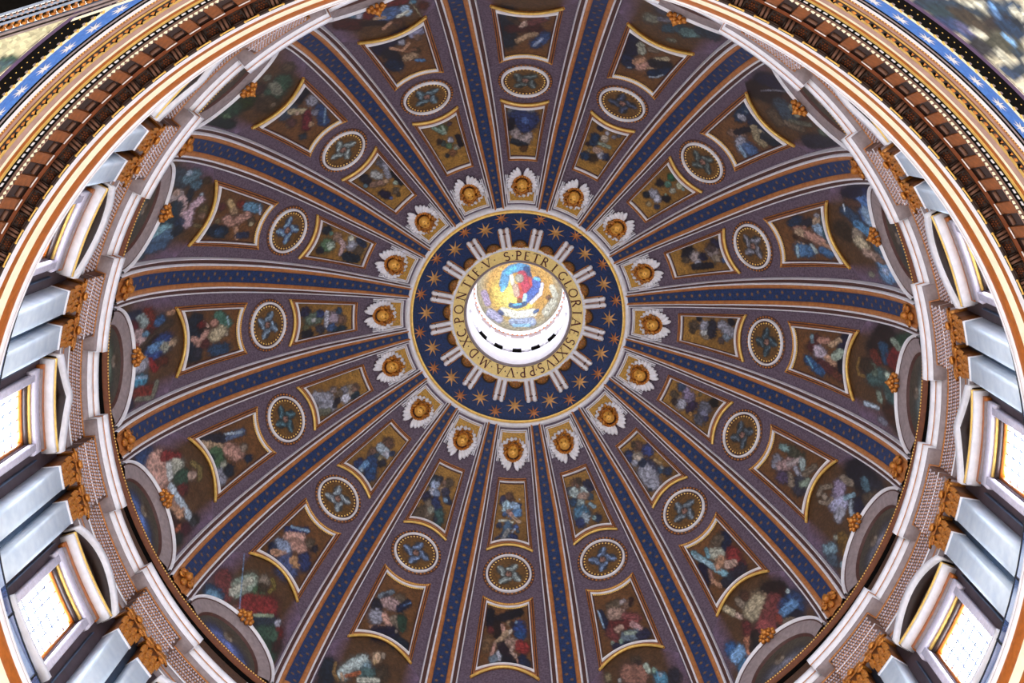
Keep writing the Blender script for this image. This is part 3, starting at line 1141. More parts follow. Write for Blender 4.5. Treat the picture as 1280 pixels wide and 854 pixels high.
# carved ornament of the frieze (too fine to count: one part per stretch)
def ornament(name, half, r, h0, mt, shift, rows, pitch, slope=0.0):
    mb = MB()
    for j, (dh, sz) in enumerate(rows):
        n = int(2 * half / pitch); a = np.linspace(-half + .2, half - .2, n) + (pitch / 2 if j % 2 else 0)
        p = cyl(a, r - slope * dh, h0 + dh); z = -p.copy(); z[:, 2] = -0.25 * np.hypot(p[:, 0], p[:, 1])
        bead(mb, p, z, sz)
    me = mb.mesh(name, mt)
    for k in range(16):
        o = link(name, me, ent, kind='stuff'); o.rotation_euler[2] = rad(saz(k) + shift)
RELW = mat('relief_stucco', 'b4a6ac', .6, var=.2)
for half, r, h0, sh, sl, n_ in ((BAY - .3, 20.5, 70.98, 0, .097, 6), (RIB - .3, 20.025, 70.1, 11.25, .073, 9)):
    ornament('carved_relief', half, r, h0, RELW, sh, [(i * .26, .07 if i % 2 else .09) for i in range(n_)], .45, sl)
    ornament('gilded_relief', half, r - .01, h0 + .13, GOLD, sh + .2, [(i * .26, .05) for i in range(n_ - 1)], .45, sl)
ornament('gilded_beading', BAY - .2, 20.33, 72.46, GOLD, 0, [(0, .05)], .3)
ornament('gilded_beading', RIB - .2, 19.84, 72.46, GOLD, 11.25, [(0, .05)], .3)
att = MB(); csweep(att, [(20.62, 73.3), (20.6, 76.35)], 0, 360, 192); struct('attic_wall', att, mat('attic_umber', '4e3324', .65, var=.3), ent)
att = MB(); csweep(att, [(20.6, 76.35), (20.5, 76.5), (20.5, 76.6), (20.5, 76.7)], 0, 360, 192); struct('attic_shadow_line', att, BLACK, ent)  # black line drawn for the shadow below the gilded moulding
att = MB(); csweep(att, [(20.5, 76.7), (20.28, 76.75), (20.24, 77.0), (20.3, 77.1), (20.5, 77.15)], 0, 360, 192); struct('attic_gilded_moulding', att, RUST, ent)
mb = MB(); a = np.arange(0, 360, .45); p = cyl(a, 20.25, 76.9); z = -p.copy(); z[:, 2] = -10; bead(mb, p, z, .06)
o = struct('attic_gilded_beading', mb, GOLDB, ent); o['kind'] = 'stuff'

# ---- great ring under the drum: seen from below, lip first, then soffit, modillions, frieze and star band
ring = thing('trim_2', None, None, Matrix(), kind='structure')
def rsweep(name, prof, mt, n=256):
    mb = MB(); csweep(mb, prof, 0, 360, n); mb.smooth = False
    return struct(name, mb, mt, ring)
rsweep('gallery_floor', [(17.95, 53.12), (21.0, 53.12)], PINK, 128)
rsweep('ring_lip', [(17.98, 53.14), (17.93, 53.12), (17.93, 52.95), (17.96, 52.93), (17.955, 52.82), (17.97, 52.62), (18.0, 52.6)], WHITE)
rsweep('dark_lip_line', [(17.945, 52.96), (17.95, 52.92)], RUST)
rsweep('orange_cyma', [(18.0, 52.6), (18.01, 52.4), (18.04, 51.95), (18.07, 51.85)], ORANGE)
rsweep('bright_fascia', [(18.07, 51.85), (18.075, 51.7), (18.12, 51.25), (18.13, 51.2)], CREAM)
rsweep('orange_fillet', [(18.13, 51.2), (18.14, 51.05), (18.165, 50.82)], ORANGE)
rsweep('pale_fillet', [(18.165, 50.82), (18.17, 50.75), (18.205, 50.4)], WHITE)
rsweep('dark_soffit', [(18.205, 50.4), (18.24, 50.36), (18.3, 50.36), (18.3, 50.5), (18.69, 50.5), (18.69, 50.3), (18.74, 50.24)], SOFFIT)
rsweep('brown_band', [(18.665, 50.32), (18.665, 50.24), (18.735, 50.2), (18.745, 50.1)], RUST)
rsweep('modillion_ground', [(18.74, 50.24), (18.86, 50.1), (18.99, 49.25)], SOFFIT)
rsweep('bead_ground', [(18.975, 49.1), (18.965, 49.05), (19.02, 48.6)], TAUPE)
rsweep('dentil_ground', [(19.02, 48.6), (19.04, 48.5), (19.065, 48.05)], BLACK)
rsweep('orange_moulding', [(19.065, 48.05), (19.05, 48.0), (19.09, 47.8)], GOLDB)
rsweep('rust_moulding', [(19.09, 47.8), (19.12, 47.55)], ORANGE)
rsweep('gilded_moulding', [(19.12, 47.55), (19.11, 47.5), (19.135, 47.3)], CREAM)
rsweep('pink_frieze', [(19.135, 47.3), (19.185, 46.9)], PINK)
rsweep('gilded_moulding', [(19.185, 46.9), (19.18, 46.85), (19.21, 46.65)], GOLDB)
rsweep('dark_egg_ground', [(19.21, 46.65), (19.26, 46.3)], DARKB)
rsweep('gilded_moulding', [(19.26, 46.3), (19.255, 46.25), (19.275, 46.1)], GOLDB)
rsweep('rust_moulding', [(19.275, 46.1), (19.285, 46.0)], RUST)
rsweep('pale_moulding', [(19.285, 46.0), (19.28, 45.97), (19.305, 45.8)], PINK)
rsweep('rust_moulding', [(19.305, 45.8), (19.32, 45.68)], GOLD2)
rsweep('rust_moulding', [(19.32, 45.68), (19.33, 45.6)], RUST)
rsweep('pale_moulding', [(19.33, 45.6), (19.325, 45.57), (19.36, 45.3)], WHITE)
rsweep('dark_moulding', [(19.36, 45.3), (19.38, 45.15)], BLACK)
rsweep('grey_moulding', [(19.38, 45.15), (19.375, 45.12), (19.395, 45.02)], GREY)
rsweep('dark_moulding', [(19.395, 45.02), (19.415, 44.9)], BLACK)
rsweep('blue_star_band', [(19.415, 44.9), (19.52, 44.1)], SKYB)
rsweep('cream_moulding', [(19.52, 44.1), (19.51, 44.07), (19.54, 43.92)], CREAM)
rsweep('black_band', [(19.54, 43.92), (19.58, 42.6)], BLACK)
rsweep('purple_moulding', [(19.58, 42.6), (19.57, 42.58), (19.62, 42.3)], PURPLE)
# repeating pieces, for the stretches of the ring that lie in view
PITCH = 360 / 133
def seen(az):
    az = (az + 180) % 360 - 180
    return -102 < az < -32 or 2 < az < 74
def ring_local(fn, name, mt, smooth=False):
    mb = MB(); fn(mb); mb.smooth = smooth
    return mb.mesh(name, mt)
def f_mod(mb):        # scrolled bracket block of the cornice
    a = .62
    P = np.array([[(18.735, 50.16), (18.80, 49.98), (18.95, 49.22), (18.985, 49.1), (19.0, 49.6), (18.86, 50.2)]] * 2)
    A = np.array([-a, a])
    csweep(mb, P[0], -a, a, 3, closed=True, caps=True)
me_mod = ring_local(f_mod, 'modillion', mat('lit_rust_gilding', '82481f', .5, .1, .25, 6))
def f_lip(mb): cbox(mb, -.62, .62, 18.715, 18.75, 50.12, 50.2, 3)
me_lip = ring_local(f_lip, 'pale_fillet', WHITE)
def f_recess(mb): cbox(mb, -.5, .5, 18.80, 18.9, 49.75, 49.85, 2)
me_rec = ring_local(f_recess, 'sunk_panel', TAUPE)
def f_dash(mb):
    cbox(mb, -.72, .72, 18.225, 18.262, 50.28, 50.36, 4)
    ball(mb, cyl(-.72, 18.243, 50.32), .045); ball(mb, cyl(.72, 18.243, 50.32), .045)
me_dash = ring_local(f_dash, 'gilded_fillet', GOLDB)
def f_cof(mb):        # sunk frame of a coffer
    for a0, a1, r0, r1 in ((-.88, .88, 18.30, 18.335), (-.88, .88, 18.635, 18.67), (-.88, -.78, 18.30, 18.67), (.78, .88, 18.30, 18.67)):
        cbox(mb, a0, a1, r0, r1, 50.36, 50.5, 2)
me_cof = ring_local(f_cof, 'coffer_frame', DARKB)
def f_ros(mb):
    c = cyl(0, 18.485, 50.46)
    ball(mb, c - [0, 0, .03], .035, nu=6, nv=4)
    for i in range(6):
        t = i * PI / 3; ball(mb, c + [.085 * math.cos(t), .085 * math.sin(t), 0], .04, .04, .03, nu=6, nv=4)
    for i in range(10):
        t = i * PI / 5; ball(mb, c + [.17 * math.cos(t), .16 * math.sin(t), .01], .03, .03, .02, nu=5, nv=3)
me_ros = ring_local(f_ros, 'coffer_rosette', RUST)
def f_bar(mb): cbox(mb, -.13, .13, 18.31, 18.66, 50.36, 50.48, 2)
me_bar = ring_local(f_bar, 'paired_bar', TAUPE)
def f_star(mb):
    c = cyl(0, 19.452, 44.5); X = np.array([1, 0, 0]); Yv = np.array([0, .13, 1.0]); Z = np.array([0, 1, -.13])
    star(mb, c, X, Yv, Z, .30, 8, .24, .04)
me_sb = ring_local(f_star, 'white_star', WHITE)
az0 = -98 + (PITCH * 0)
PH_D = 41.2          # a gilded dash stands here; a modillion half a pitch further
for i in range(133):
    a = PH_D + i * PITCH
    if not seen(a): continue
    def put(nm, me, da, parent=ring):
        o = link(nm, me, parent); o.rotation_euler[2] = rad(a + da) if parent is ring else 0
        return o
    put('gilded_fillet', me_dash, 0)
    m = put('modillion', me_mod, 0.1); put('pale_fillet', me_lip, 0, m)
    put('sunk_panel', me_rec, PITCH / 2 + .1)
    c = put('coffer_frame', me_cof, PITCH / 2); put('coffer_rosette', me_ros, 0, c)
    put('paired_bar', me_bar, -.22); put('paired_bar', me_bar, .22)
PH_S = 47.1
for i in range(135):
    a = PH_S + i * 2.66
    if a > PH_S + 359: break
    if seen(a): o = link('white_star', me_sb, ring); o.rotation_euler[2] = rad(a)
def row(name, r, h, pitch, size, mt, zdir=-1.0, box=None):
    mb = MB(); a = np.array([x for x in np.arange(0, 360, pitch) if seen(x)])
    if box:
        for x in a: cbox(mb, x - pitch * .3, x + pitch * .3, r - .02, r + .02, h - box, h + box, 1)
    else:
        p = cyl(a, r, h); z = -p.copy(); z[:, 2] = zdir * 19; bead(mb, p, z, size)
    o = struct(name, mb, mt, ring); o['kind'] = 'stuff'
row('gilded_beading', 18.985, 48.85, .55, .085, CREAM)
row('dentil_row', 19.045, 48.28, .68, .1, WHITE, box=.07)
row('egg_moulding', 19.235, 46.48, .68, .1, GOLD)
row('black_egg_gap', 19.225, 46.5, 1.36, .12, BLACK)
row('bead_moulding', 19.54, 43.85, .86, .09, GOLDB)
row('white_bead_moulding', 19.55, 43.72, .86, .07, GREY)
row('gilded_specks', 19.565, 43.1, .6, .03, GOLDB)
row('gilded_beading', 19.32, 45.62, .3, .03, GOLDB)

# ---- safety net on the gallery
net = thing('safety_net', 'translucent blue safety net on dark posts along the gallery rim', 'net', Matrix())
mb = MB(); csweep(mb, [(18.32, 53.12), (18.32, 54.6)], 0, 360, 160); link('net_sheet', mb.mesh('net_sheet', NET), net)
for h in (54.6,):
    mb = MB(); csweep(mb, [(18.3, h - .04), (18.34, h - .04), (18.34, h + .04), (18.3, h + .04)], 0, 360, 160, closed=True); link('rail', mb.mesh('rail', IRON), net)
mb = MB(); cbox(mb, -.12, .12, 18.29, 18.36, 53.12, 54.65, 1); me = mb.mesh('post', IRON)
for i in range(48):
    o = link('post', me, net); o.rotation_euler[2] = rad(i * 7.5 + 2)

# ---- crossing: pendentives with mosaic, arch mouldings
RP, HC, DA = 23.6, 29.2, 19.0
ARCH = (PH0 - 22.5, PH0 + 67.5)
def pend(name, a0, a1, key, base, lbl):
    nt_, nr_ = 150, 70
    t = np.linspace(a0, a1, nt_); s = np.linspace(0, 1, nr_)
    dd = np.minimum(np.abs(t - ARCH[0]), np.abs(t - ARCH[1])); dd = np.minimum(dd, np.abs(t - ARCH[0] + 90))
    rmax = np.minimum(DA / np.cos(np.radians(dd)), 23.2)
    r = 19.6 + (np.maximum(rmax[:, None], 19.6) - 19.6) * s[None]
    h = HC + np.sqrt(np.maximum(RP ** 2 - r ** 2, 0)); P = cyl(t[:, None], r, h)
    mb = MB(); mb.grid(P); mb.smooth = True
    me = mb.mesh(name, MOSAIC)
    X = P[..., 0] * 50 / (P[..., 2] - 1.6); Y = P[..., 1] * 50 / (P[..., 2] - 1.6)
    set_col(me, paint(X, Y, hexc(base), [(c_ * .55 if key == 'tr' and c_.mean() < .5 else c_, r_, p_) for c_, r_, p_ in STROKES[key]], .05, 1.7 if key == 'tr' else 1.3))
    o = link(name, me, None, lbl, None, 'mosaic')
    return o
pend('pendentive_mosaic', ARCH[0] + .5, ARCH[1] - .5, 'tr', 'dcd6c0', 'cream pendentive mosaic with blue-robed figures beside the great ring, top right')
pend('pendentive_mosaic', ARCH[0] - 75, ARCH[0] - .5, 'tl', 'd8d2ae', 'cream pendentive mosaic wedge with green foliage under the dark arch, top left')
PALEB = mat('pale_blue_fillet', '8f9cb4', .6, var=.15)
def arch(t0, lbl):
    root = thing('crossing_arch', lbl, 'arch', rotz(t0))
    hc = 29.6
    def band(name, mt, R0_, R1_, d0, d1, n=90):
        th = np.linspace(rad(15), rad(165), n)
        pr = [(R0_, d0), (R1_, d1)]
        P = np.stack([np.stack([R * np.cos(th), np.full(n, -d), hc + R * np.sin(th)], -1) for R, d in pr], 1)
        mb = MB(); mb.grid(P); link(name, mb.mesh(name, mt), root)
    x = 18.98; R = 14.14
    for nm, mt, w, dx in (('purple_band', PURPLE, .14, 0), ('gilded_fillet', CREAM, .14, -.06), ('dark_band', DARKB, .22, .03), ('grey_fillet', GREY, .07, -.05), ('dark_blue_band', GAPM, .22, .04),
                          ('grey_fillet', GREY, .12, -.04), ('leaf_ground', BLACK, 1.25, .10), ('pale_fillet', PALEB, .12, -.06), ('dark_band', DARKB, .2, .03),
                          ('pale_fillet', PALEB, .1, -.04), ('dark_band', DARKB, .2, .03), ('pale_fillet', PALEB, .1, -.02)):
        band(nm, mt, R, R - w, x + dx, x + dx + .04)
        x += .02; R -= w
    band('soffit', BLACK, R, R, x, x + 6)
    mb = MB()
    for i, th in enumerate(np.linspace(rad(35), rad(145), 130)):
        Rr = 12.5; p = np.array([Rr * math.cos(th), -19.12, hc + Rr * math.sin(th)])
        e1 = np.array([-math.sin(th), 0, math.cos(th)]); e2 = np.array([math.cos(th), 0, math.sin(th)])
        Rm = np.stack([e1, e2, np.array([0, 1, 0])], 1)
        ball(mb, p - e2 * .1, .045, .42, .06, 5, 4, Rm); ball(mb, p + e2 * .42, .11, .09, .06, 5, 4, Rm)
    o = link('gilded_leaves', mb.mesh('gilded_leaves', GOLD), root); o['kind'] = 'stuff'
    mb = MB()
    for R_ in (11.74, 11.44):
        for th in np.linspace(rad(35), rad(145), 150):
            ball(mb, (R_ * math.cos(th), -19.15, hc + R_ * math.sin(th)), .045, nu=5, nv=3)
    o = link('beading', mb.mesh('beading', PINK), root); o['kind'] = 'stuff'
    mb = MB()
    for j in range(5):
        for th in np.linspace(rad(35), rad(145), 60):
            rr = R - .03; ball(mb, (rr * math.cos(th), -19.9 - .8 * j, hc + rr * math.sin(th)), .13, .13, .05, 6, 3)
    o = link('gilded_coffer_studs', mb.mesh('gilded_coffer_studs', GOLD), root); o['kind'] = 'stuff'
arch(ARCH[0], 'dark coffered crossing arch with pale mouldings and gilded leaves, top left corner')
# ================================================================== windows of the drum (structure) with pediments
def wbox(a0, a1, r0, r1, h0, h1, n=4):
    mb = MB(); return cbox(mb, a0, a1, r0, r1, h0, h1, n)
A_G = 3.45
def window_meshes(tri):
    d = {}
    def fr(name, mt, boxes):
        mb = MB()
        for b in boxes: cbox(mb, *b)
        d.setdefault(name, []).append((mb, mt))
    # inner reveal frame
    fr('gilded_reveal', ORANGE, [(-A_OPEN, A_OPEN, 20.95, 21.2, 65.75, 66.1), (-A_OPEN, -A_G, 20.95, 21.2, 60.4, 66.0), (A_G, A_OPEN, 20.95, 21.2, 60.4, 66.0)])
    fr('dark_reveal', DARKB, [(-A_OPEN, A_OPEN, 20.76, 20.92, 65.8, 66.12)])
    fr('gilded_fillet', GOLDB, [(-3.7, 3.7, 20.66, 20.78, 65.95, 66.1)])
    # white architrave round the opening, with ears at the top corners
    fr('architrave', mat('window_marble', 'c8c0d0', .6, var=.1), [(-4.7, -3.8, 20.5, 20.75, 60.0, 66.75), (3.8, 4.7, 20.5, 20.75, 60.0, 66.75), (-5.0, 5.0, 20.5, 20.75, 66.12, 66.75),
                             (-5.1, -4.7, 20.5, 20.75, 65.7, 66.75), (4.7, 5.1, 20.5, 20.75, 65.7, 66.75)])
    fr('outer_fillet', GREY, [(-4.95, 4.95, 20.42, 20.75, 66.75, 66.95)])
    fr('sill', WHITE, [(-5.2, 5.2, 20.35, 20.75, 59.75, 60.1)])
    fr('side_strip', GAPM, [(-6.1, -5.95, 20.6, 20.76, 56, 66.4), (5.95, 6.1, 20.6, 20.76, 56, 66.4)])
    fr('gilded_frieze', ORANGE, [(-5.3, 5.3, 20.5, 20.75, 66.95, 67.45)])
    # pediment: base cornice, raking or curved top, dark tympanum
    fr('pediment_base', WHITE, [(-5.9, 5.9, 20.15, 20.75, 67.45, 67.75, 10)])
    fr('pediment_base_gilding', GOLDB, [(-5.95, 5.95, 20.1, 20.72, 67.75, 67.9, 10)])
    n = 16
    u = np.linspace(-1, 1, n + 1)
    top = (1 - np.abs(u)) if tri else (1 - u ** 2)
    hb = 68.0 + 1.75 * top
    mb = MB()
    a = 6.3 * u
    P = np.stack([cyl(a, 20.1, hb), cyl(a, 20.0, hb + .42), cyl(a, 20.75, hb + .42), cyl(a, 20.75, hb)], 1); mb.grid(P, cv=True)
    k = mb.n; mb.q.append(np.array([[0, 1, 2, 3], [4 * n + 3, 4 * n + 2, 4 * n + 1, 4 * n]]))
    d['pediment_cornice'] = [(mb, WHITE)]
    mb = MB(); P = np.stack([cyl(a * .97, 20.24, hb - .2), cyl(a * .97, 20.2, hb - .02), cyl(a * .97, 20.75, hb - .02), cyl(a * .97, 20.75, hb - .2)], 1); mb.grid(P, cv=True)
    d['pediment_soffit'] = [(mb, DARKB)]
    mb = MB(); P = np.stack([cyl(a * .95, 20.66, np.full(n + 1, 67.9)), cyl(a * .95, 20.66, np.maximum(hb - .1, 67.92))], 1); mb.grid(P)
    d['tympanum'] = [(mb, DARKB)]
    # glazing bars
    mb = MB()
    for i in range(1, 5): cbox(mb, -A_G + i * 2 * A_G / 5 - .075, -A_G + i * 2 * A_G / 5 + .075, 21.1, 21.22, 60.4, 65.8, 1)
    for i in range(1, 6): cbox(mb, -A_G, A_G, 21.1, 21.22, 60.4 + i * .9 - .05, 60.4 + i * .9 + .05, 4)
    d['glazing_bars'] = [(mb, mat('pale_glazing_bar', '9aa8c8', .6))]
    return {nm: [b.mesh(nm, m_) for b, m_ in l] for nm, l in d.items()}
PANES_K = {}
WM = {True: window_meshes(True), False: window_meshes(False)}
panes = {}
for i in range(5):
    for j in range(6):
        mb = MB(); a = np.linspace(-A_G + i * 2 * A_G / 5 + .05, -A_G + (i + 1) * 2 * A_G / 5 - .05, 2)
        mb.grid(np.stack([cyl(a, 21.18, 60.43 + .9 * j), cyl(a, 21.18, 61.27 + .9 * j)], 1)); panes[i, j] = mb.mesh('pane', PANE)
mb = MB(); mb.grid(np.stack([cyl(np.linspace(-A_G, A_G, 7), 21.18, 60.4), cyl(np.linspace(-A_G, A_G, 7), 21.18, 65.8)], 1)); me_glass = {kk: mb.mesh('glazing', m_) for kk, m_ in (('boosted', PANE_BOOST), ('dimmed', PANE_DIM), ('mid', PANE))}
for k in range(16):
    w = thing('window_%d' % (k + 1), None, None, rotz(saz(k)), kind='structure')
    kk = (k + 8) % 16 - 8
    for nm, l in WM[k % 2 == 0].items():
        for me in l: link(nm, me, w)
    if 2 <= abs(kk) <= 6:
        for me in panes.values(): link('pane', me, w)
    else: link('glazing', me_glass['boosted' if abs(kk) <= 1 else 'dimmed'], w)

# ================================================================== pilasters with gilded capitals
def pilaster_meshes():
    mb = MB(); cbox(mb, -1.46, 1.46, 19.95, 20.8, 55.2, 67.25, 4); shaft = mb.mesh('shaft', MARBLE)
    mb = MB(); cbox(mb, -1.68, 1.68, 19.88, 20.8, 53.2, 54.6, 4); cbox(mb, -1.62, 1.62, 19.91, 20.8, 54.6, 55.2, 4); base = mb.mesh('base', MARBLE)
    mb = MB(); cbox(mb, -1.52, 1.52, 19.9, 20.8, 67.15, 67.3, 4); neck = mb.mesh('necking', WHITE)
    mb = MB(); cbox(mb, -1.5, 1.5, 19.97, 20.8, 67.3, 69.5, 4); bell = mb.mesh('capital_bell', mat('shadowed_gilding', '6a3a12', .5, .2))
    mb = MB(); csweep(mb, [(20.8, 69.45), (19.92, 69.45), (19.87, 69.75), (20.8, 69.75)], -1.8, 1.8, 4, closed=True, caps=True); abac = mb.mesh('abacus', GOLD)
    def leaf(mb, a, h0, hl, w, out):
        s = np.linspace(0, 1, 6); hh = h0 + hl * np.sin(np.minimum(s * 1.9, PI / 2) if False else s * PI / 2 * 1.25); rr = 19.96 - .05 - out * s ** 2.5
        ww = w * np.sin(PI * np.clip(.25 + .7 * s, 0, 1)) + .02
        P = np.stack([cyl(a - ww, rr + .05, hh), cyl(a - ww * .5, rr - .03, hh), cyl(np.full(6, a), rr + .01, hh), cyl(a + ww * .5, rr - .03, hh), cyl(a + ww, rr + .05, hh)], 1)
        mb.grid(P)
    leaves = []
    for a, h0, hl, w, out in [(-1.0, 67.32, .8, .5, .08), (0, 67.32, .8, .5, .08), (1.0, 67.32, .8, .5, .08), (-1.4, 68.0, .8, .45, .12), (-.5, 68.0, .8, .5, .12), (.5, 68.0, .8, .5, .12), (1.4, 68.0, .8, .45, .12)]:
        mb = MB(); leaf(mb, a, h0, hl, w, out); mb.smooth = True; leaves.append(mb.mesh('acanthus_leaf', GOLD))
    vol = []
    for sg in (-1, 1):
        t = np.linspace(0, 3.6 * PI, 24); q = .34 * np.exp(-t * .16)
        mb = MB(); tube(mb, np.stack([cyl(sg * 1.45, 19.84, 69.15)[0] + sg * q * np.cos(t), np.full(24, cyl(0, 19.84, 0)[1]), 69.05 + q * np.sin(t)], -1), .075, 5); vol.append(mb.mesh('volute', GOLD))
    mb = MB(); ball(mb, cyl(0, 19.78, 69.55), .22, .12, .2, 8, 5); fl = mb.mesh('capital_flower', GOLD)
    return shaft, base, neck, bell, abac, leaves, vol, fl
PMs = pilaster_meshes()
VISR = [2.5, 3.5, 4.5, 5.5, -5.5, -4.5, -3.5, -2.5]
def ribname(kr):
    i = int(math.floor(kr)) % 16
    return "%s rib clockwise from twelve o'clock" % ORD[i + 1]
for kr in VISR:
    for sg, wd in ((-1, 'first'), (1, 'second')):
        a = saz(kr) + sg * 2.28
        p = thing('pilaster', 'pale pilaster, gilded capital, %s of pair below %s' % (wd, ribname(kr)), 'pilaster', rotz(a), 'coupled pilasters of the drum')
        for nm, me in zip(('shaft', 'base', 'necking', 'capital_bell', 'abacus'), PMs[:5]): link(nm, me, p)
        for me in PMs[5]: link('acanthus_leaf', me, p)
        for me in PMs[6]: link('volute', me, p)
        link('capital_flower', PMs[7], p)
mb = MB(); cbox(mb, -.84, .84, 20.55, 20.8, 54, 69.7, 2); me_gap = mb.mesh('shadow_strip', GAPM)  # dark slate colour paints in the shadow between coupled pilasters
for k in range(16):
    o = link('shadow_strip', me_gap, drum); o.rotation_euler[2] = rad(saz(k) + 11.25)

# ================================================================== ribs of the vault
RT_PHI = [0, 9, 27, 46, 60]
RT = np.array([(1.05, 1.75, 2.1, 2.65, 2.9), (1.1, 1.85, 2.2, 2.75, 3.0), (1.2, 2.0, 2.38, 3.1, 3.38), (1.62, 2.6, 3.0, 3.65, 4.0), (1.45, 2.45, 2.9, 3.6, 4.15)])
def rc(i, phi): return np.interp(phi, RT_PHI, RT[:, i])
rphi = np.linspace(0, 59.6, 64)
def rib_strip(name, mt, lo, hi, cross, phi=rphi, mirror=True):
    out = []
    for sg in ((-1, 1) if mirror else (1,)):
        c0 = -rc(0, phi) if lo is None else rc(lo, phi); c1 = rc(hi, phi)
        cols = [S(sg * (c0 + (c1 - c0) * f), phi, o) for f, o in cross]
        mb = MB(); mb.grid(np.stack(cols, 1)); mb.smooth = False
        out.append(mb.mesh(name, mt))
    return out
RIB = []
RIB += [('star_band', m_) for m_ in rib_strip('star_band', BLUE, None, 0, [(0, .24), (1, .24)], np.linspace(2.5, 59.6, 64), False)]
RIB += [('gilded_border', m_) for m_ in rib_strip('gilded_border', GOLD2, 0, 1, [(0, .2), (0, .27), (.5, .33), (.92, .34), (1, .3)])]
RIB += [('white_moulding', m_) for m_ in rib_strip('white_moulding', WHITE, 1, 2, [(0, .3), (.1, .36), (.5, .40), (.9, .34), (1, .2)])]
RIB += [('brown_channel', m_) for m_ in rib_strip('brown_channel', BROWN, 2, 3, [(0, .2), (1, .2)])]
RIB += [('white_moulding', m_) for m_ in rib_strip('white_moulding', WHITE, 3, 4, [(0, .2), (.1, .28), (.5, .33), (.75, .28), (.85, .05), (1, .0)])]
RIB += [('gilded_foot', m_) for m_ in rib_strip('gilded_foot', GOLD2, None, 0, [(0, .24), (.3, .3), (.7, .3), (1, .24)], np.linspace(0, 3.2, 8), False)]
mb = MB(); s = 0; phi = 4.4; i = 0
while phi < 59.2:
    w = rc(0, phi); r = rdome(phi); per = math.radians(1) * r
    offs = [0] if phi > 38 else ([-.42 * w, .42 * w] if False else [(.36 if i % 2 else -.36) * w])
    for da in offs:
        m_ = frame(da, phi, .26); X = np.array(m_)[:3, 0]; Yv = np.array(m_)[:3, 1]; Z = np.array(m_)[:3, 2]
        star(mb, np.array(m_)[:3, 3], X, Yv, Z, .16 if phi < 45 else .15, 8, .40, .03)
    phi += (.52 if phi < 38 else .60) / (ARC * PI / 180) ; i += 1
RIB += [('gilded_stars', mb.mesh('gilded_stars', mat('dull_star_gilding', '84603f', .5, .1)))]
P_rib = S(0, 0, .3)
for k in range(16):
    kr = k + .5
    t = thing('dome_rib', 'blue starry rib with gilded and white borders, %s' % ribname(kr), 'rib', rotz(saz(kr)), 'ribs of the dome')
    for nm, me in RIB:
        o = link(nm, me, t)
        if nm == 'gilded_stars': o['kind'] = 'stuff'

# ================================================================== framed mosaic panels
def outline(o, n=14):
    bc, bm, ab, tcn, tm, at_ = o
    u = np.linspace(-1, 1, n)
    B = np.stack([u * ab, bc + (bm - bc) * (1 - u ** 2)], 1); T = np.stack([-u * at_, tcn + (tm - tcn) * (1 - u ** 2)], 1)
    v = np.linspace(0, 1, n)[1:-1, None]
    Rr = np.array([ab, bc]) + v * (np.array([at_, tcn]) - np.array([ab, bc])); L = np.array([-at_, tcn]) + v * (np.array([-ab, bc]) - np.array([-at_, tcn]))
    return np.concatenate([B, Rr, T, L])
def panel_parts(O, Wt, top_beads):
    lo, lw = outline(O), outline(Wt)
    def lp(s): return lo + (lw - lo) * s
    def strip(name, mt, secs):
        mb = MB(); mb.grid(np.stack([S(lp(s)[:, 0], lp(s)[:, 1], o) for s, o in secs], 1), cu=True); return (name, mb.mesh(name, mt))
    parts = [strip('gilded_fillet', GOLD, [(0, 0), (.02, .12), (.1, .14), (.16, .08)]),
             strip('frame_ground', BROWN, [(.16, .08), (.42, .10)]),
             strip('gilded_fillet', GOLD2, [(.42, .10), (.45, .15), (.55, .15), (.58, .10)]),
             strip('frame_ground', mat('frame_umber', '7a4a30', .6), [(.58, .10), (.84, .10)]),
             strip('white_frame', WHITE, [(.84, .10), (.87, .22), (.96, .26), (1.06, .22), (1.09, .1)]),
             strip('inner_moulding', BROWN, [(1.09, .10), (1.2, .12), (1.34, .03)])]
    u = np.linspace(-1, 1, 24); bc, bm, ab = O[:3]
    mb = MB(); tube(mb, S(u * ab, bc + (bm - bc) * (1 - u ** 2), .16), .085, 6); parts.append(('lit_gilded_sill', mb.mesh('lit_gilded_sill', GOLDB)))  # brighter gilding colours in the light on the lower edge
    if top_beads:
        mb = MB()
        for s, nb in ((.3, 26), (1.24, 22)):
            u = np.linspace(-.96, .96, nb); q = [O[i] + (Wt[i] - O[i]) * s for i in range(6)]
            p = S(u * q[5], q[3] + (q[4] - q[3]) * (1 - u ** 2), .12); z = S(u * q[5], q[3], 1.0) - S(u * q[5], q[3], 0.0); bead(mb, p, z, .065)
        parts.append(('gilded_beading', mb.mesh('gilded_beading', GOLDB)))
    q = [O[i] + (Wt[i] - O[i]) * 1.3 for i in range(6)]
    return parts, q
def picture(q, k, base_fn, nu, nv, off=.04):
    u = np.linspace(-1, 1, nu)[:, None]; v = np.linspace(0, 1, nv)[None]
    bot = q[0] + (q[1] - q[0]) * (1 - u ** 2); top = q[3] + (q[4] - q[3]) * (1 - u ** 2)
    phi = bot + (top - bot) * v; az = u * (q[2] + (q[5] - q[2]) * v)
    mb = MB(); mb.grid(S(az, phi, off)); mb.smooth = True
    me = mb.mesh('picture', MOSAIC); X, Y = chart(az, phi)
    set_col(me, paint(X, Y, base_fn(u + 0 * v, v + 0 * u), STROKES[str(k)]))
    return me
LOW = (18.7, 21.1, 5.95, 33.2, 32.2, 5.5); LOWW = (20.4, 21.7, 5.1, 32.15, 31.5, 4.45)
UPP = (40.5, 41.6, 5.95, 51.85, 51.85, 5.1); UPPW = (41.7, 42.4, 5.0, 51.2, 51.2, 4.35)
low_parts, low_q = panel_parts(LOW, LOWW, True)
upp_parts, upp_q = panel_parts(UPP, UPPW, False)
